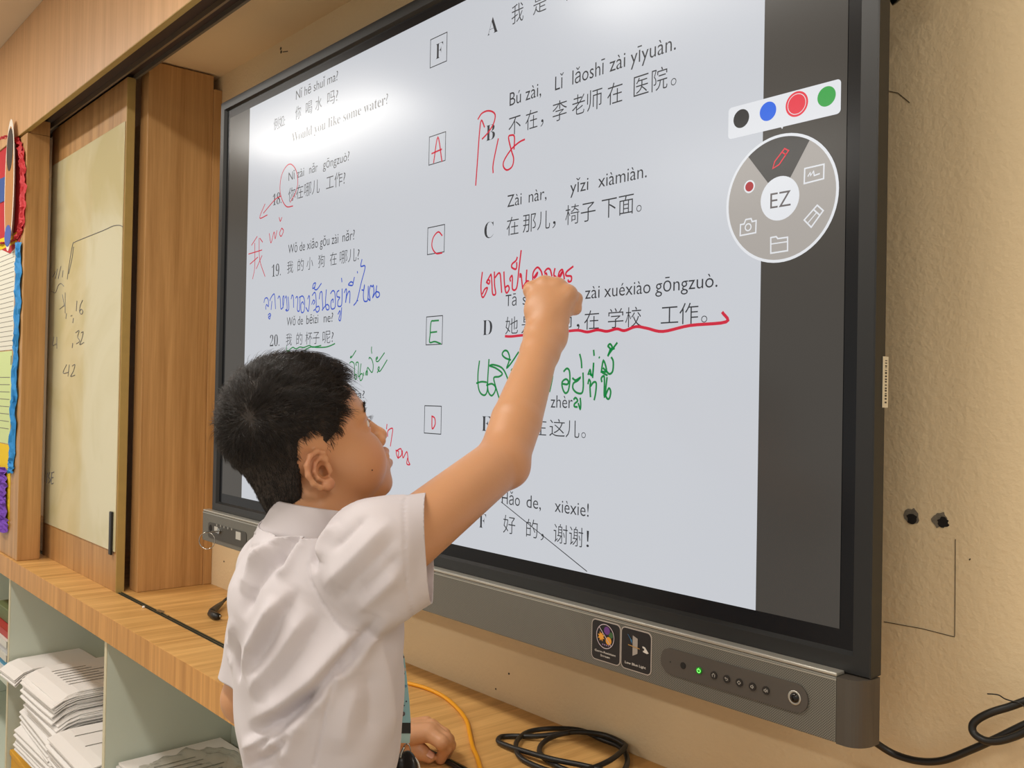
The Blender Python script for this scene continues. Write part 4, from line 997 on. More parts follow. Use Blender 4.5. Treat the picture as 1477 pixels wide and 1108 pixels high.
def grad(ops, X, e=0.0008):
    g = np.stack([field(ops, X+np.eye(3)[i]*e)-field(ops, X-np.eye(3)[i]*e) for i in range(3)], 1)
    return g/(np.linalg.norm(g, axis=1)[:, None]+1e-12)

# -------- head frame: a forward, s to the boy's right (towards the camera), u up; millimetres
_d = ray(430, 677); hf = np.array([_d[0], _d[1], 0]); hf /= np.linalg.norm(hf); hr = np.array([hf[1], -hf[0], 0]); zz = np.array([0, 0, 1.0])
TH, PH = math.radians(20), math.radians(24)
_h = math.cos(TH)*hr+math.sin(TH)*hf
HA = math.cos(PH)*_h+math.sin(PH)*zz
HU = -math.sin(PH)*_h+math.cos(PH)*zz
HS = math.sin(TH)*hr-math.cos(TH)*hf
HC = at(434, 671, 1.09)
HB = np.stack([HA, HS, HU])          # rows: head axes
def hp(a, s, u): return HC+(a*HA+s*HS+u*HU)/1000
def hrad(*r): return np.array(r)/1000
def HEL(c, r): return EL(hp(*c), hrad(*r), HB)
def HRC(a, b, ra, rb): return RC(hp(*a), hp(*b), ra/1000, rb/1000)
body = []
def U(p, k=0.012): body.append(('u', p, k))
def Sb(p, k=0.006): body.append(('s', p, k))
cran = [HEL((6, 0, 46), (75, 69, 75)), HEL((36, 0, 44), (55, 60, 54))]
U(cran[0]); U(cran[1], 0.02)
U(HEL((38, 0, -14), (52, 54, 62)), 0.02)                 # face and jaw
for s in (-1, 1): U(HEL((52, s*30, -19), (37, 31, 37)), 0.020)       # cheeks
U(HEL((78, 0, -62), (20, 23, 18)), 0.020)                # chin
U(HEL((81, 0, -37), (20, 26, 20)), 0.014)                # muzzle
U(HRC((86, 0, 24), (103, 0, -5), 7, 8), 0.010)           # nose
U(HEL((104, 0, -10), (10.5, 10, 8.5)), 0.006)
for s in (-1, 1): U(HEL((97, s*11, -14), (9, 7, 7)), 0.005)
for s in (-1, 1): U(HRC((87, s*14, 35), (72, s*47, 33), 7, 7), 0.014)      # brow ridge
for s in (-1, 1):
    Sb(HEL((95, s*33, 20), (15, 17, 10)), 0.014)        # eye hollows
    U(HEL((73, s*32, 20), (14.5, 16, 13)), 0.005)        # lids
    Sb(HEL((87, s*39, 19.5), (12, 13.5, 5.6)), 0.002)     # opening
    Sb(HRC((102, s*6, -19), (96, s*7, -14), 2.6, 2.2), 0.003)   # nostrils
U(HRC((97, -15, -33), (103, 0, -31), 4.2, 5.4), 0.005); U(HRC((103, 0, -31), (97, 15, -33), 5.2, 4.2), 0.005)   # upper lip
U(HRC((95.5, -13, -43), (101.5, 0, -45), 4.2, 6.0), 0.005); U(HRC((101.5, 0, -45), (95.5, 13, -43), 5.8, 4.2), 0.005)           # lower lip
Sb(HRC((104, -15, -38), (110.5, 0, -38), 2.6, 3.6), 0.003); Sb(HRC((110.5, 0, -38), (104, 15, -38), 3.6, 2.6), 0.003)
def ear(s):
    def e(a, u, o=0): return (a*1.05-1, s*(66+o-0.36*a-(0.05*u)), u*0.92)
    U(HEL(e(-2, 0, -4), (14, 6, 20)), 0.004)
    hx = [(2, 2, 3), (9, 9, 3), (9, 18, 4.5), (2, 24, 5.5), (-8, 23, 6), (-16, 15, 6), (-19, 4, 6), (-17, -8, 6), (-11, -17, 5.5), (-3, -22, 4.5), (4, -21, 3)]
    for p, q in zip(hx[:-1], hx[1:]): U(HRC(e(*p), e(*q), 3.0, 3.0), 0.0025)
    U(HEL(e(0, -18, 3.5), (8, 4.5, 8)), 0.004)
    ah = [(4, 14, 3), (-5, 12, 4), (-10, 4, 4.5), (-9, -6, 4.5), (-3, -12, 4)]
    for p, q in zip(ah[:-1], ah[1:]): U(HRC(e(*p), e(*q), 2.4, 2.4), 0.0025)
    Sb(HEL(e(1, -1, 4), (8.5, 9, 10.5)), 0.002); Sb(HEL(e(4, -4, -3), (5.5, 11, 6)), 0.002)
    Sb(HRC(e(2, 18, 7), e(-12, 12, 8), 1.8, 1.8), 0.002)
    U(HRC(e(9, 1, 1.5), e(9, -7, 2), 3.4, 3.0), 0.003)
ear(1); ear(-1)
# neck and hidden trunk
NB_ = at(452, 764, 1.075)
U(RC(hp(0, 0, -18), NB_+np.array([0.004, 0.004, 0]), 0.042, 0.043), 0.016)
U(RC(hp(8, 0, -40), NB_+np.array([0, 0.018, 0.0]), 0.036, 0.04), 0.02)
SHR = at(550, 806, 0.985); SHL = at(404, 818, 1.14); PEL = np.array([-0.885, 0.510, 0.66])
U(RC(NB_, at(455, 875, 1.06), 0.043, 0.060), 0.015)
U(RC(NB_+np.array([0.02, 0.01, -0.05]), SHR+np.array([-0.01, 0, -0.008]), 0.030, 0.034), 0.012); U(RC(NB_+np.array([-0.02, 0, -0.055]), SHL+np.array([0.01, 0, -0.006]), 0.030, 0.032), 0.012)
U(RC(at(455, 875, 1.06), at(462, 1085, 1.05), 0.060, 0.062), 0.02); U(RC(at(462, 1085, 1.05), (-0.905, 0.512, 0.80), 0.062, 0.075), 0.02)
for s in (-1, 1):
    hip = PEL+np.array([s*0.062, 0, 0.03]); kn = np.array([PEL[0]+s*0.075, 0.520, 0.37]); an = np.array([PEL[0]+s*0.08, 0.500, 0.075])
    U(RC(hip, kn, 0.070, 0.047), 0.03); U(RC(kn, an, 0.045, 0.030), 0.02); U(RC(kn+np.array([0, -0.012, -0.06]), an+np.array([0, -0.006, 0.12]), 0.043, 0.03), 0.02)
    U(RC(an, an+np.array([s*0.012, 0.125, -0.045]), 0.032, 0.024), 0.02); U(SP(an+np.array([0, -0.02, -0.04]), 0.028), 0.015)
U(RC((-0.905, 0.512, 0.80), PEL, 0.085, 0.085), 0.03)
# right arm, raised
ELB = at(725, 665, 1.155); WRR = at(786, 487, 1.290)
U(RC(SHR, ELB, 0.0385, 0.0325), 0.015)
U(SP(at(737, 677, 1.15), 0.0215), 0.012)
m1 = ELB+(WRR-ELB)*0.30
U(RC(ELB, m1, 0.0322, 0.0328), 0.008); U(RC(m1, WRR, 0.0328, 0.0235), 0.003)
wx = np.cross(WRR-ELB, ray(786, 487)); wx /= np.linalg.norm(wx)      # across the wrist, to the right in view
U(RC(WRR-wx*0.006-(WRR-ELB)*0.12, WRR-wx*0.007+(WRR-ELB)*0.05, 0.0205, 0.020), 0.01); U(RC(WRR+wx*0.006-(WRR-ELB)*0.12, WRR+wx*0.007+(WRR-ELB)*0.05, 0.0205, 0.020), 0.01)
KN = [at(768, 419, 1.325), at(786, 411, 1.322), at(804, 414, 1.316), at(820, 424, 1.308)]
for i, kq in enumerate(KN):
    b0 = WRR+wx*(-0.012+0.008*i)+(WRR-ELB)*0.02
    U(RC(b0, kq, 0.0170, 0.0125 if i < 3 else 0.0115), 0.012)
    U(SP(kq+np.array([0, -0.0005, 0.0006]), 0.0116 if i < 3 else 0.0105), 0.006)
yv = np.array([0, 1.0, 0])
def finger(pts, rs, k=0.0035):
    for i in range(len(pts)-1): U(RC(pts[i], pts[i+1], rs[i], rs[i+1]), k)
K0, K1, K2, K3 = KN
tip = np.array([K0[0]-0.004, 0.9565, K0[2]-0.036])
finger([K0, K0+np.array([-0.004, 0.026, -0.008]), (K0+np.array([-0.004, 0.026, -0.008])+tip)/2+np.array([0, 0.004, 0.002]), tip], [0.0115, 0.0098, 0.0088, 0.0072])
for kq, L in ((K1, 0.95), (K2, 0.80), (K3, 0.58)):
    p1 = kq+L*np.array([-0.006, 0.030, -0.009]); p2 = p1+L*np.array([0.0, -0.001, -0.024]); p3 = p2+L*np.array([-0.002, -0.017, -0.006])
    finger([kq, p1, p2, p3], [0.0112, 0.0098, 0.0090, 0.0078])
U(RC(K3, at(821, 432, 1.322), 0.0105, 0.0092), 0.005); U(RC(at(821, 432, 1.322), at(816, 446, 1.325), 0.0092, 0.0085), 0.005)
U(RC(at(813, 432, 1.312), at(804, 474, 1.298), 0.0135, 0.0135), 0.010)
U(EL(at(790, 440, 1.310), (0.031, 0.034, 0.0165), np.stack([wx, (KN[1]-WRR)/np.linalg.norm(KN[1]-WRR), np.cross(wx, (KN[1]-WRR)/np.linalg.norm(KN[1]-WRR))])), 0.010)
th0 = WRR+(K0-WRR)*0.25-wx*0.006+yv*0.012; th1 = K0+np.array([0.002, 0.010, -0.045]); th2 = tip+np.array([0.008, -0.024, -0.010]); th3 = tip+np.array([0.007, -0.008, -0.004])
finger([th0, th1, th2, th3], [0.0150, 0.0115, 0.0102, 0.0085], 0.008)
# left arm, hand resting on the counter
ELL = at(362, 1003, 1.13)
WRL = on_z(566, 1056, ZC+0.036); WRL = np.array([-1.175, 0.735, ZC+0.040])
U(RC(SHL, ELL, 0.036, 0.0325), 0.015); U(SP(ELL+np.array([-0.002, -0.008, -0.006]), 0.026), 0.01)
m2 = ELL+(WRL-ELL)*0.35
U(RC(ELL, m2, 0.0325, 0.032), 0.006); U(RC(m2, WRL, 0.032, 0.022), 0.004)
LK = [on_z(618, 1058, ZC+0.050), on_z(624, 1054, ZC+0.050), on_z(622, 1049, ZC+0.047), on_z(614, 1045, ZC+0.043)]
LP = [on_z(637, 1071, ZC+0.042), on_z(643, 1067, ZC+0.042), on_z(640, 1060, ZC+0.040), on_z(630, 1054, ZC+0.036)]
LT = [on_z(636, 1095, ZC+0.0085), on_z(644, 1088, ZC+0.0085), on_z(643, 1079, ZC+0.0085), on_z(634, 1070, ZC+0.0085)]
for i in range(4):
    U(RC(WRL+np.array([0.012-0.008*i, 0.004, 0.0]), LK[i], 0.0165, 0.0118), 0.010)
    mid = (LP[i]+LT[i])/2+np.array([0.002, 0.005, 0.002])
    finger([LK[i], LP[i], mid, LT[i]], [0.0115, 0.0100, 0.0092, 0.0078], 0.003)
finger([WRL+np.array([0.014, 0.015, -0.008]), on_z(594, 1078, ZC+0.026), on_z(608, 1085, ZC+0.020), on_z(619, 1092, ZC+0.013)], [0.0150, 0.0122, 0.0108, 0.0088], 0.006)

boy = empty('person', (PEL[0], 0.51, 0.0), 'boy with short black hair in white school shirt, right arm raised to the display', 'person')
Vb, Fb = skin(body, 0.0018)
def skin_mat():
    m = mat('skin', (208, 154, 112), 0.42, spec=0.45, sss=0.12, bump=(420, 0.10, 0.0006), var=(30, 0.045))
    nt = m.node_tree; b = nt.nodes['Principled BSDF']
    at_ = nt.nodes.new('ShaderNodeAttribute'); at_.attribute_name = 'tint'
    mx = nt.nodes.new('ShaderNodeMix'); mx.data_type = 'RGBA'
    src = b.inputs['Base Color'].links[0].from_socket
    nt.links.new(src, mx.inputs[6]); mx.inputs[7].default_value = lin((190, 104, 88)); nt.links.new(at_.outputs['Fac'], mx.inputs[0])
    nt.links.new(mx.outputs[2], b.inputs['Base Color'])
    return m
me = np_mesh('body', Vb, Fb)
def gauss(V, c, r): return np.exp(-((V-c)**2).sum(1)/(r*r))
tint = np.zeros(len(Vb))
for c, r, k in ((hp(99, 0, -31), 0.007, 1.0), (hp(97, -9, -32), 0.006, .9), (hp(97, 9, -32), 0.006, .9), (hp(98, 0, -46), 0.008, 1.0), (hp(95, 9, -44), 0.006, .9), (hp(95, -9, -44), 0.006, .9),
                (hp(-12, 74, 12), 0.016, .30), (hp(2, 72, -18), 0.012, .30), (hp(70, 55, -12), 0.026, .12), (ELB, 0.03, .15)):
    tint = np.maximum(tint, k*gauss(Vb, c, r))
at_ = me.attributes.new('tint', 'FLOAT', 'POINT'); at_.data.foreach_set('value', tint.astype(np.float32))
bo = link('body', me, skin_mat(), boy)
MB().lathe(hp(56, 63, -28), [(0.0009, 0), (0.0006, 0.0006)], HS, 8).build('mole', mat('mole', (70, 44, 34), 0.6), boy)
# nails of the left thumb and fingers
for c, t_, w_ in ((on_z(617.5, 1089.5, ZC+0.020), on_z(619, 1092, ZC+0.013)-on_z(608, 1085, ZC+0.020), 0.0052),):
    t_ = t_/np.linalg.norm(t_)
    toC = CAM0-c; toC /= np.linalg.norm(toC); nn = toC*0.8+zz*0.6; nn -= t_*(nn@t_); nn /= np.linalg.norm(nn); sd = np.cross(t_, nn)
    base = on_z(618, 1091, ZC+0.0145)
    MB().add([base+nn*0.0093*(1-0.10*(u/1.0)**2-0.02*abs(v))+sd*u*w_+t_*v*0.0055 for v in np.linspace(-1, 1, 7) for u in np.linspace(-1, 1, 7)*(1 if abs(v) < .95 else .7)],
             [(j*7+i, j*7+i+1, (j+1)*7+i+1, (j+1)*7+i) for j in range(6) for i in range(6)]).build('thumbnail', mat('nail', (226, 172, 146), 0.25), boy, True)
# eyes
for s in (1, -1):
    c = hp(74, s*32, 20); look = HA*0.93+HU*0.25+HS*0.10; look /= np.linalg.norm(look)
    eb = MB().lathe(c, [(0.0112*math.sin(t)+1e-5, -0.0112*math.cos(t)) for t in np.linspace(0.02, math.pi-0.02, 22)], look, 28).build('eye', mat('eye_white', (226, 220, 212), 0.12, coat=0.5), boy, True)
    MB().lathe(c, [(0.0053, 0.0099), (0.0050, 0.0104), (0.0030, 0.0110), (0.0005, 0.0113)], look, 24).build('iris', mat('iris_dark', (40, 24, 16), 0.08, coat=1.0), eb, True)

# -------- hair: scalp cap plus strands
HL = np.array([(-120, -40), (-75, -66), (-50, -72), (-34, -60), (-21, -18), (-18, 10), (-14, 25), (4, 30), (12, 24), (15, -2), (33, -6), (39, 14), (50, 45), (66, 74), (82, 85), (120, 92)], float)
def hloc(X): return (X-HC)@HB.T*1000
def hair_in(q):                   # signed height above the hairline, mm
    return q[:, 2]-np.interp(q[:, 0], HL[:, 0], HL[:, 1])
Vb_l = hloc(Vb); 
hair_ops = [('u', HEL((6, 0, 49), (79, 73, 80)), 0.012), ('u', HEL((37, 0, 50), (59.5, 61, 58)), 0.02), ('u', HEL((-21, 0, -18), (40, 50, 54)), 0.02)]
Vh, Fh = skin(hair_ops, 0.0026)
ql = hloc(Vh); hi_ = hair_in(ql)
# taper the cap towards the hairline so that its edge sinks into the skin
nrm = grad(hair_ops, Vh)
tap = np.clip(hi_/22, 0, 1); full = np.clip((ql[:, 2]-20)/45, 0, 1)
off = (1-tap)*(-0.0085)-(1-full)*0.0030
Vh2 = Vh+nrm*off[:, None]
keep = (hi_[Fh] > -1).all(1)
idx = np.unique(Fh[keep]); rm = -np.ones(len(Vh), int); rm[idx] = np.arange(len(idx))
M_hair = mat('hair_black', (34, 28, 24), 0.36, spec=0.5)
M_scalp = mat('hair_base', (26, 21, 18), 0.75, bump=(520, 0.5, 0.002))
_me = np_mesh('hair', Vh2[idx], rm[Fh[keep]])
_me.attributes.new('fade', 'FLOAT', 'POINT').data.foreach_set('value', np.clip(hi_[idx]/26, 0, 1).astype(np.float32))
_nt = M_scalp.node_tree; _b = _nt.nodes['Principled BSDF']
_a = _nt.nodes.new('ShaderNodeAttribute'); _a.attribute_name = 'fade'
_n = _nt.nodes.new('ShaderNodeTexNoise'); _n.inputs['Scale'].default_value = 900
_tc = _nt.nodes.new('ShaderNodeTexCoord'); _nt.links.new(_tc.outputs['Object'], _n.inputs['Vector'])
_s = _nt.nodes.new('ShaderNodeMath'); _s.operation = 'ADD'; _nt.links.new(_a.outputs['Fac'], _s.inputs[0]); _nt.links.new(_n.outputs['Fac'], _s.inputs[1])
_r = _nt.nodes.new('ShaderNodeMapRange'); _r.inputs[1].default_value = 0.42; _r.inputs[2].default_value = 1.05; _nt.links.new(_s.outputs[0], _r.inputs[0])
_x = _nt.nodes.new('ShaderNodeMix'); _x.data_type = 'RGBA'; _x.inputs[6].default_value = lin((150, 108, 80)); _x.inputs[7].default_value = lin((46, 38, 32))
_nt.links.new(_r.outputs[0], _x.inputs[0]); _nt.links.new(_x.outputs[2], _b.inputs['Base Color'])
hair = link('hair', _me, M_scalp, boy)
def tri_mesh(name, V, m, par):
    pass
def strands(npts, seed):
    q = np.random.RandomState(seed)
    tri = Fh[keep]; c = Vh2[tri].mean(1); a = np.linalg.norm(np.cross(Vh2[tri[:, 1]]-Vh2[tri[:, 0]], Vh2[tri[:, 2]]-Vh2[tri[:, 0]]), axis=1)
    pick = q.choice(len(tri), npts, p=a/a.sum())
    wgt = q.dirichlet((1, 1, 1, 1), npts)
    P = (Vh2[tri[pick]]*wgt[:, :, None]).sum(1); Nn = nrm[tri[pick, 0]]
    L = hloc(P); hin = hair_in(L)
    whorl = np.array([-48., 46., 84.])
    fl = L-whorl; fl /= np.linalg.norm(fl, axis=1)[:, None]
    side = 1-np.clip((L[:, 2]-28)/40, 0, 1)             # 1 on the cropped sides
    front = np.clip((L[:, 0]-15)/60, 0, 1)*(1-side)
    flow = fl*(1-0.35*front[:, None])+np.array([0.9, 0, -0.02])*front[:, None]*0.6+np.array([-0.35, 0, -0.9])*side[:, None]*0.9
    flow = flow@HB
    flow -= Nn*(flow*Nn).sum(1)[:, None]; flow /= np.linalg.norm(flow, axis=1)[:, None]+1e-9
    cell = np.floor(L/np.array([8., 8., 8.])).astype(int); hsh = (cell[:, 0]*73856093 ^ cell[:, 1]*19349663 ^ cell[:, 2]*83492791) & 1023
    tab = np.random.RandomState(9).normal(0, 1, (1024, 3)); cl_ = tab[hsh]; cl_ = cl_-Nn*(cl_*Nn).sum(1)[:, None]
    flow += cl_*(0.20+0.16*(1-side))[:, None]
    rnd = q.normal(0, 1, (npts, 3)); rnd -= Nn*(rnd*Nn).sum(1)[:, None]
    flow += rnd*(0.17+0.05*(1-side))[:, None]; flow /= np.linalg.norm(flow, axis=1)[:, None]
    ln = (6.5+12*(1-side)+12*front)*q.uniform(0.6, 1.15, npts)*np.clip(hin/16, 0.45, 1)*(0.75+0.25*np.clip(1+tab[hsh][:, 0]*0.6, 0.3, 2.2))/1000
    lift = (0.55*side+0.55*(1-side)*(1-0.3*front))*q.uniform(0.7, 1.3, npts)
    wd = (0.00036+0.00006*(1-side))*(0.7+0.3*front)*q.uniform(0.7, 1.2, npts)
    K = 5; rings = []
    base = P-Nn*0.0012
    for k in range(K):
        t = k/(K-1)
        c_ = base+ln[:, None]*(flow*(t*(1-0.12*t))[:, None] if False else flow*t)+Nn*(ln*lift*(t-0.62*t*t))[:, None]*1.5 - np.array([0, 0, 1.])*(ln*0.18*front*t*t)[:, None]
        rings.append(c_)
    up = Nn; sd = np.cross(flow, up); sd /= np.linalg.norm(sd, axis=1)[:, None]+1e-9
    V = np.zeros((npts, K, 3, 3))
    for k in range(K):
        r = wd*(1-0.85*(k/(K-1))**1.5)
        V[:, k, 0] = rings[k]+sd*r[:, None]; V[:, k, 1] = rings[k]-sd*r[:, None]; V[:, k, 2] = rings[k]+up*r[:, None]*1.2
    V = V.reshape(-1, 3)
    b = (np.arange(npts)*K*3)[:, None]
    F = []
    for k in range(K-1):
        for i, j in ((0, 2), (2, 1), (1, 0)):
            F.append(b+np.array([k*3+i, k*3+j, k*3+3+j, k*3+3+i])[None])
    F = np.concatenate(F)
    return V, F
Vs, Fs = strands(20000, 3)
link('hair_strands', np_mesh('hair_strands', Vs, Fs), M_hair, boy)
# eyebrows and lashes
def tufts(name, pts, dirs, ln, r, m, par):
    mb = MB()
    for p, d in zip(pts, dirs):
        d = d/np.linalg.norm(d); mb.tube([p, p+d*ln*0.5, p+d*ln], [r, r*0.8, r*0.2], 4)
    return mb.build(name, m, par, True)
qq = np.random.RandomState(5)
for s in (1, -1):
    pts = []; dr = []
    for i in range(150):
        t = qq.uniform(0, 1); a_ = 95-25*t**1.6; s_ = s*(13+42*t); u_ = 36+5*math.sin(math.pi*min(1, t*1.15))+qq.uniform(-2.4, 2.4)*(1-0.6*t)
        X = hp(a_+8, s_, u_)[None]
        for _ in range(6): X = X-grad(body, X)*field(body, X)[:, None]
        pts.append(X[0]); dr.append(HS*s*0.8+HU*0.35-HA*0.2+qq.normal(0, .15, 3))
    tufts('eyebrow', pts, dr, 0.0075, 0.00026, M_hair, boy)
    pts = []; dr = []
    for i in range(22):
        t = i/21; pts.append(hp(87-7*(2*t-1)**2, s*(23+23*t), 23.6-2.5*(2*t-1)**2)); dr.append(HA*0.9+HU*0.25+HS*s*(t-0.3)*0.9)
    tufts('eyelashes', pts, dr, 0.0055, 0.00013, M_hair, boy)
# -------- shirt
sh = []
def W(p, k=0.03): sh.append(('u', p, k))
W(EL(at(457, 895, 1.06), (0.116, 0.084, 0.135)))
W(EL(at(460, 1030, 1.05), (0.110, 0.084, 0.15)), 0.04)
W(EL((-0.905, 0.512, EYE-0.62), (0.118, 0.096, 0.19)), 0.04)
W(RC(NB_+np.array([0, 0, 0.012]), (-0.95, 0.515, EYE-0.23), 0.050, 0.075), 0.03)
W(RC(NB_+np.array([0.01, 0.0, -0.018]), SHR+np.array([-0.01, 0, 0.012]), 0.046, 0.052), 0.03)
W(RC(NB_+np.array([-0.01, 0.0, -0.03]), SHL+np.array([0.012, 0, 0.0]), 0.044, 0.046), 0.03)
HEMR = at(617, 785, 1.02)
W(RC(SHR+np.array([0, 0, -0.004]), at(628, 776, 1.035), 0.057, 0.052), 0.025)
W(RC(at(560, 845, 0.985), at(622, 813, 1.01), 0.040, 0.036), 0.02)
HEML = at(368, 976, 1.13)
axL = HEML-SHL; axL /= np.linalg.norm(axL)
W(RC(SHL+np.array([0.004, 0, -0.01]), HEML+axL*0.03, 0.050, 0.043), 0.025)
Vs_, Fs_ = skin(sh, 0.0026)
N_ = grad(sh, Vs_)
# folds: traced over the cloth, (points, depth in mm, width in mm); negative = valley, positive = ridge
def march(px, py):
    d = ray(px, py); d = d/np.linalg.norm(d); t = 0.5
    for _ in range(90):
        e = field(sh, (CAM0+d*t)[None])[0]
        t += max(e, 0.0004)*0.9
        if e < 0.0004 or t > 2: break
    return CAM0+d*t if t < 1.6 else None
cs = lambda L: [(310+a/2.715, 700+b/2.715) for a, b in L]
FOLDS = [
 (cs([(640, 505), (560, 605), (480, 700), (400, 800), (300, 885), (200, 945), (110, 985)]), -9, 8), (cs([(600, 500), (520, 610), (430, 710), (340, 800), (230, 880), (120, 930)]), 7, 13),
 (cs([(690, 500), (600, 610), (520, 710), (430, 790), (350, 860)]), 6, 12), (cs([(575, 620), (520, 700), (470, 740)]), -5, 6),
 (cs([(435, 780), (330, 880), (220, 985), (130, 1045)]), -7, 8), (cs([(460, 800), (370, 880), (270, 975), (160, 1060)]), 6, 11), (cs([(250, 950), (180, 1000), (110, 1030)]), 5, 9), (cs([(300, 960), (250, 1030), (180, 1080), (100, 1108)]), -5, 8),
 (cs([(430, 130), (395, 200), (385, 270), (400, 345)]), -4, 7), (cs([(480, 140), (425, 215), (410, 300)]), 4, 10), (cs([(440, 118), (340, 190), (265, 280), (240, 340)]), -5, 8), (cs([(400, 118), (300, 180), (200, 260), (120, 330)]), 5, 11), (cs([(400, 165), (320, 235), (275, 320), (235, 350)]), 4, 8),
 (cs([(270, 270), (190, 350), (140, 430), (110, 520)]), -5, 9), (cs([(230, 240), (150, 320), (95, 420)]), 4, 11), (cs([(300, 400), (215, 520), (150, 640), (110, 740)]), 5, 12), (cs([(340, 400), (260, 520), (190, 640), (130, 740)]), -4.5, 10),
 (cs([(380, 480), (300, 600), (210, 720), (130, 820)]), 5, 14), (cs([(420, 500), (350, 620), (260, 740), (150, 850)]), -3.5, 11), (cs([(250, 440), (180, 560), (130, 660)]), 3.5, 9),
 (cs([(720, 190), (620, 300), (520, 400), (470, 470)]), -3.5, 11), (cs([(700, 130), (600, 230), (500, 330), (430, 400)]), 3.5, 12), (cs([(730, 330), (640, 420), (540, 510)]), 3.5, 11), (cs([(735, 260), (640, 360), (530, 450)]), -3, 9), (cs([(610, 110), (520, 190), (440, 260)]), -3, 9),
 (cs([(640, 560), (660, 700), (690, 850), (700, 1000)]), 3, 14), (cs([(600, 720), (610, 850), (600, 1000)]), -2.5, 14), (cs([(560, 780), (520, 900), (500, 1060)]), 3, 14),
 (cs([(100, 620), (85, 700), (95, 770)]), -5, 7), (cs([(80, 520), (60, 620), (70, 720)]), 3, 9), (cs([(350, 900), (310, 1000), (250, 1090)]), 3, 10),
]
SEAMS = [(cs([(365, 310), (375, 370), (420, 460), (470, 530), (510, 562), (560, 562)]), -1.1, 1.6), (cs([(130, 240), (180, 238), (250, 240)]), -0.9, 1.5), (cs([(285, 215), (350, 222)]), -0.9, 1.5), (cs([(470, 765), (440, 860), (415, 980), (385, 1100)]), -1.0, 1.6)]
disp_ = np.zeros(len(Vs_))
for L, amp, wd in FOLDS+SEAMS:
    Q = [march(*p) for p in catmull(L, 5)]
    Q = [q for q in Q if q is not None]
    if len(Q) < 2: continue
    best = np.full(len(Vs_), 9.0); tt = np.zeros(len(Vs_)); n = len(Q)-1
    lo = np.min(Q, axis=0)-0.05; hi = np.max(Q, axis=0)+0.05
    m_ = ((Vs_ > lo) & (Vs_ < hi)).all(1)
    X = Vs_[m_]; b_ = np.full(len(X), 9.0); t_ = np.zeros(len(X))
    for i in range(n):
        ba = Q[i+1]-Q[i]; h_ = np.clip((X-Q[i])@ba/(ba@ba+1e-12), 0, 1); dd = np.linalg.norm(X-Q[i]-h_[:, None]*ba, axis=1)
        cl = dd < b_; b_[cl] = dd[cl]; t_[cl] = (i+h_[cl])/n
    en = np.clip(np.minimum(t_, 1-t_)/0.22, 0, 1) if abs(amp) > 1.5 else 1.0
    disp_[m_] += 1.8*amp/1000*np.exp(-(b_/(0.88*wd/1000))**1.45)*en
# gentle overall creasing
ph = Vs_*np.array([1, 1, 1])
disp_ += 0.0011*np.sin(ph[:, 0]*61+ph[:, 2]*47+2*np.sin(ph[:, 1]*40))+0.0009*np.sin(ph[:, 2]*83-ph[:, 1]*71+1.0)
# stitched hems on both sleeves
nR = _R-0.10*_fw; nR /= np.linalg.norm(nR); pR = at(615, 785, 1.0)
_dr = (at(622, 862, 1.0)-at(610, 708, 1.0)); nR = np.cross(_dr, _fw-0.035*_R); nR /= np.linalg.norm(nR)
if nR@_R < 0: nR = -nR
pR = at(616, 785, 0.99)
dR = (Vs_-pR)@nR; onR = ((Vs_-SHR)@nR > 0.0)
disp_ -= np.where(onR, 0.0010*np.exp(-((dR+0.0195)/0.0012)**2)*(1+0.7*np.sin(Vs_[:, 2]*1500)), 0)
Vd = Vs_+N_*disp_[:, None]
me = np_mesh('shirt', Vd, Fs_)
bm = bmesh.new(); bm.from_mesh(me)
def cut(co, no, sel=None):
    """remove the cloth beyond a plane (optionally only around a point)"""
    g = bm.verts[:]+bm.edges[:]+bm.faces[:]
    if sel is not None:
        fs = [f for f in bm.faces if sel(f.calc_center_median())]
        es = {e for f in fs for e in f.edges}; vs = {v for f in fs for v in f.verts}
        g = list(vs)+list(es)+fs
    bmesh.ops.bisect_plane(bm, geom=g, plane_co=Vector(co), plane_no=Vector(no), clear_outer=True, dist=1e-6)
cR, cL = Vector(HEMR), Vector(HEML)
cut(pR, nR, lambda c: (c-cR).length < 0.13 and c.y > 0.53 and c.x > -0.88)
nL = axL*0.96+_R*0.10+zz*-0.10; nL /= np.linalg.norm(nL)
cut(at(337, 979, 1.12), nL, lambda c: (c-cL).length < 0.10 and c.x < -1.02)
cut(NB_+np.array([0, 0, 0.0125]), (0.05, -0.1, 1), lambda c: (c-Vector(NB_)).length < 0.10)
cut((0, 0, 0.60), (0, 0, -1))
bm.to_mesh(me); bm.free()
me.polygons.foreach_set('use_smooth', [True]*len(me.polygons))
M_shirt = mat('shirt_cotton', (210, 204, 208), 0.75, bump=(1100, 0.10, 0.0005), sheen=0.15, sss=0.0)
shirt = link('shirt', me, M_shirt, boy)
sd = shirt.modifiers.new('cloth', 'SOLIDIFY'); sd.thickness = 0.0014; sd.offset = -1
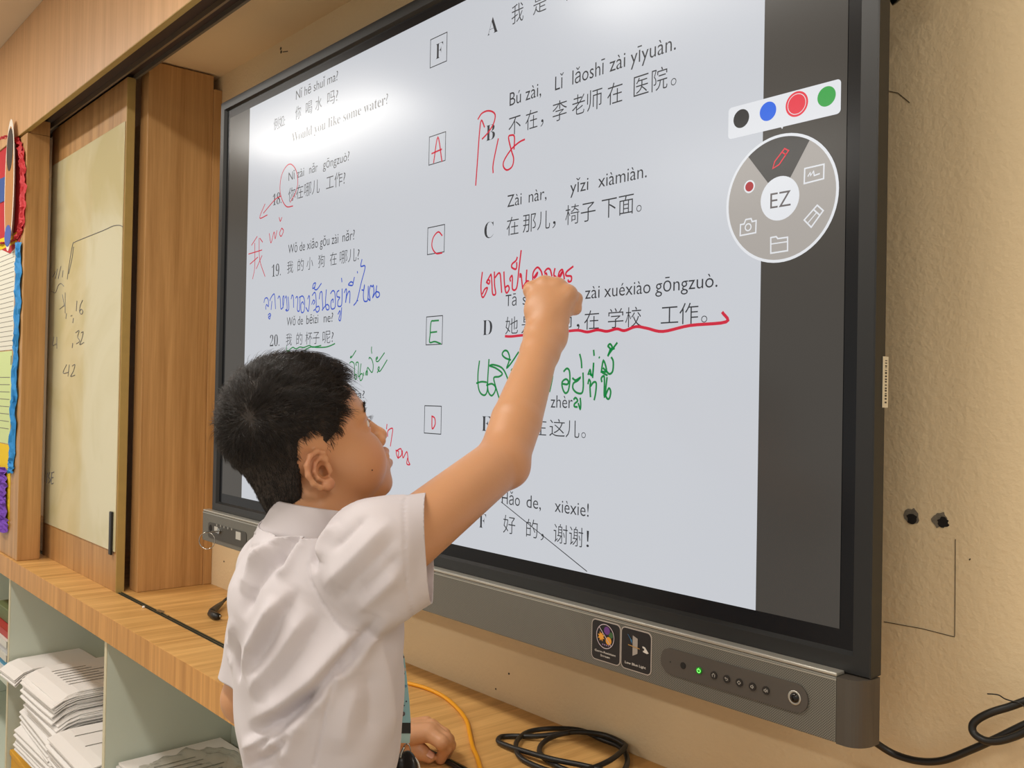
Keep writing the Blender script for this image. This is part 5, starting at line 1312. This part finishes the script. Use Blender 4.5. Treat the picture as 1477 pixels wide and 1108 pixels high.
# collar: standing band with the leaf folded over it
def collar():
    mb = MB(); n = 56
    ax = np.array([0.02, 0.16, 1.0]); ax /= np.linalg.norm(ax)
    u = np.array([1.0, 0, 0]); u -= ax*(u@ax); u /= np.linalg.norm(u); v = np.cross(ax, u)
    c0 = NB_+np.array([0.006, 0.002, 0.004])
    prof = [(0.050, -0.006), (0.0495, 0.010), (0.0495, 0.021), (0.0508, 0.0240), (0.0524, 0.0225), (0.0550, 0.014), (0.0590, 0.003), (0.0635, -0.007), (0.0680, -0.016)]
    vs = []
    for r, h in prof:
        for k in range(n):
            a = 2*math.pi*k/n
            vs.append(c0+ax*h+u*r*1.0*math.cos(a)+v*r*1.02*math.sin(a))
    fs = [(i*n+k, i*n+(k+1) % n, (i+1)*n+(k+1) % n, (i+1)*n+k) for i in range(len(prof)-1) for k in range(n)]
    o = mb.add(vs, fs).build('collar', M_shirt, boy, True)
    s_ = o.modifiers.new('cloth', 'SOLIDIFY'); s_.thickness = 0.0016
collar()
# -------- shorts and shoes (below the frame)
so_ = [('u', RC((-0.905, 0.512, 0.79), PEL, 0.105, 0.108), 0.02)]
for s in (-1, 1):
    so_.append(('u', RC(PEL+np.array([s*0.06, 0, 0.02]), np.array([PEL[0]+s*0.078, 0.518, 0.41]), 0.086, 0.074), 0.03))
Vq, Fq = skin(so_, 0.006)
me = np_mesh('shorts', Vq, Fq)
bm = bmesh.new(); bm.from_mesh(me)
for co, no in (((0, 0, 0.43), (0, 0, -1)), ((0, 0, 0.82), (0, 0, 1))):
    bmesh.ops.bisect_plane(bm, geom=bm.verts[:]+bm.edges[:]+bm.faces[:], plane_co=co, plane_no=no, clear_outer=True)
bm.to_mesh(me); bm.free(); me.polygons.foreach_set('use_smooth', [True]*len(me.polygons))
link('shorts', me, mat('shorts_khaki', (120, 92, 60), 0.8), boy)
for s in (-1, 1):
    a_ = np.array([PEL[0]+s*0.08, 0.500, 0.0])
    Vq, Fq = skin([('u', EL(a_+np.array([s*0.006, 0.045, 0.034]), (0.044, 0.115, 0.0335)), 0.01), ('u', EL(a_+np.array([0, -0.01, 0.058]), (0.040, 0.052, 0.05)), 0.02)], 0.006)
    Vq[:, 2] = np.maximum(Vq[:, 2], 0.0008)
    link('shoe', np_mesh('shoe', Vq, Fq), mat('shoe_black', (24, 24, 26), 0.4), boy)
# -------- lanyard hanging in front of his chest
ly = empty('lanyard', at(587, 1000, 1.10), 'pale blue patterned lanyard strap hanging from the boy\'s neck beside his belly', 'lanyard')
def strap(ps, wd, name, m, par, d=1.09):
    mb = MB(); vs = []
    for (px0, px1, py) in ps:
        a, b = at(px0, py, d), at(px1, py, d+0.004)
        vs += [a, b]
    n = len(ps)
    mb.add(vs, [(2*i, 2*i+1, 2*i+3, 2*i+2) for i in range(n-1)])
    o = mb.build(name, m, par); s_ = o.modifiers.new('t', 'SOLIDIFY'); s_.thickness = 0.0016
    return o
M_lan = mat('lanyard_blue', (138, 182, 190), 0.6)
st = strap([(572, 578, 930), (574, 583, 950), (575, 586.5, 980), (577, 590, 1010), (578, 592, 1042)], 0, 'strap', M_lan, ly)
strap([(577, 592.5, 1041), (577, 592.5, 1058)], 0, 'clasp', mat('clasp_black', (28, 27, 27), 0.5), ly, 1.0885)
strap([(577, 592, 1058), (577, 591, 1072)], 0, 'strap_end', mat('lanyard_pale', (170, 202, 200), 0.6), ly)
for i, (px, py, r, col) in enumerate(((581, 948, 2.2, (60, 50, 56)), (583, 966, 2.6, (196, 190, 180)), (582, 972, 2.0, (60, 50, 56)), (585, 990, 2, (92, 140, 170)), (586, 1012, 1.2, (60, 80, 96)), (583, 1018, 1, (60, 80, 96)), (581, 1030, 3.4, (92, 84, 88)), (580, 1030, 1.8, (160, 130, 124)))):
    c = at(px, py, 1.0868-0.0002*i); rr = r*1.09/FPX
    MB().prism([(0, 0)]*3, 0, 0) if False else None
    vs = [c+(_R*math.cos(t)+_U*math.sin(t))*rr for t in np.linspace(0, 2*math.pi, 13)[:-1]]
    MB().add(vs+[v+_fw*0.0006 for v in vs], [tuple(range(12)), tuple(range(12, 24))]+[(k, (k+1) % 12, (k+1) % 12+12, k+12) for k in range(12)]).build('printed_motif', mat('motif_%d_%d_%d' % col, col, 0.6), st)
rc = at(587, 1086, 1.085)
MB().tube([rc+(_R*0.0045*math.cos(t)+_U*0.0105*math.sin(t)) for t in np.linspace(0, 2*math.pi, 29)], 0.0008, 8, False).build('ring', M_steel, ly, True)
kc_ = at(589, 1108, 1.083)
hd = [('u', EL(kc_, (0.016, 0.008, 0.020)), 0.004), ('u', EL(kc_+np.array([-0.008, -0.008, 0.004]), (0.010, 0.008, 0.012)), 0.004)]
Vq, Fq = skin(hd, 0.0016)
link('key_fob', np_mesh('key_fob', Vq, Fq), mat('fob_black', (24, 23, 24), 0.3), ly)
MB().tube(catmull([at(583, 1078, 1.083), at(579, 1086, 1.081), at(577, 1096, 1.08)], 5), 0.0018, 8).build('hook', M_steel, ly, True)
fb = MB().tube(catmull([at(598, 1093, 1.078), at(603, 1100, 1.078), at(606, 1112, 1.078)], 5), 0.0010, 8).build('fob_rim', mat('sticker_white', (226, 220, 210), 0.5), ly, True)
# black cord under his left hand
cable('hand_cord', [on_z(628, 1090, ZC+0.004), on_z(640, 1097, ZC+0.004), on_z(655, 1105, ZC+0.004), on_z(672, 1116, ZC+0.004), on_z(690, 1128, ZC+0.004)], 0.0032, M_cable, 'short black cord end under the boy\'s left hand', 6)
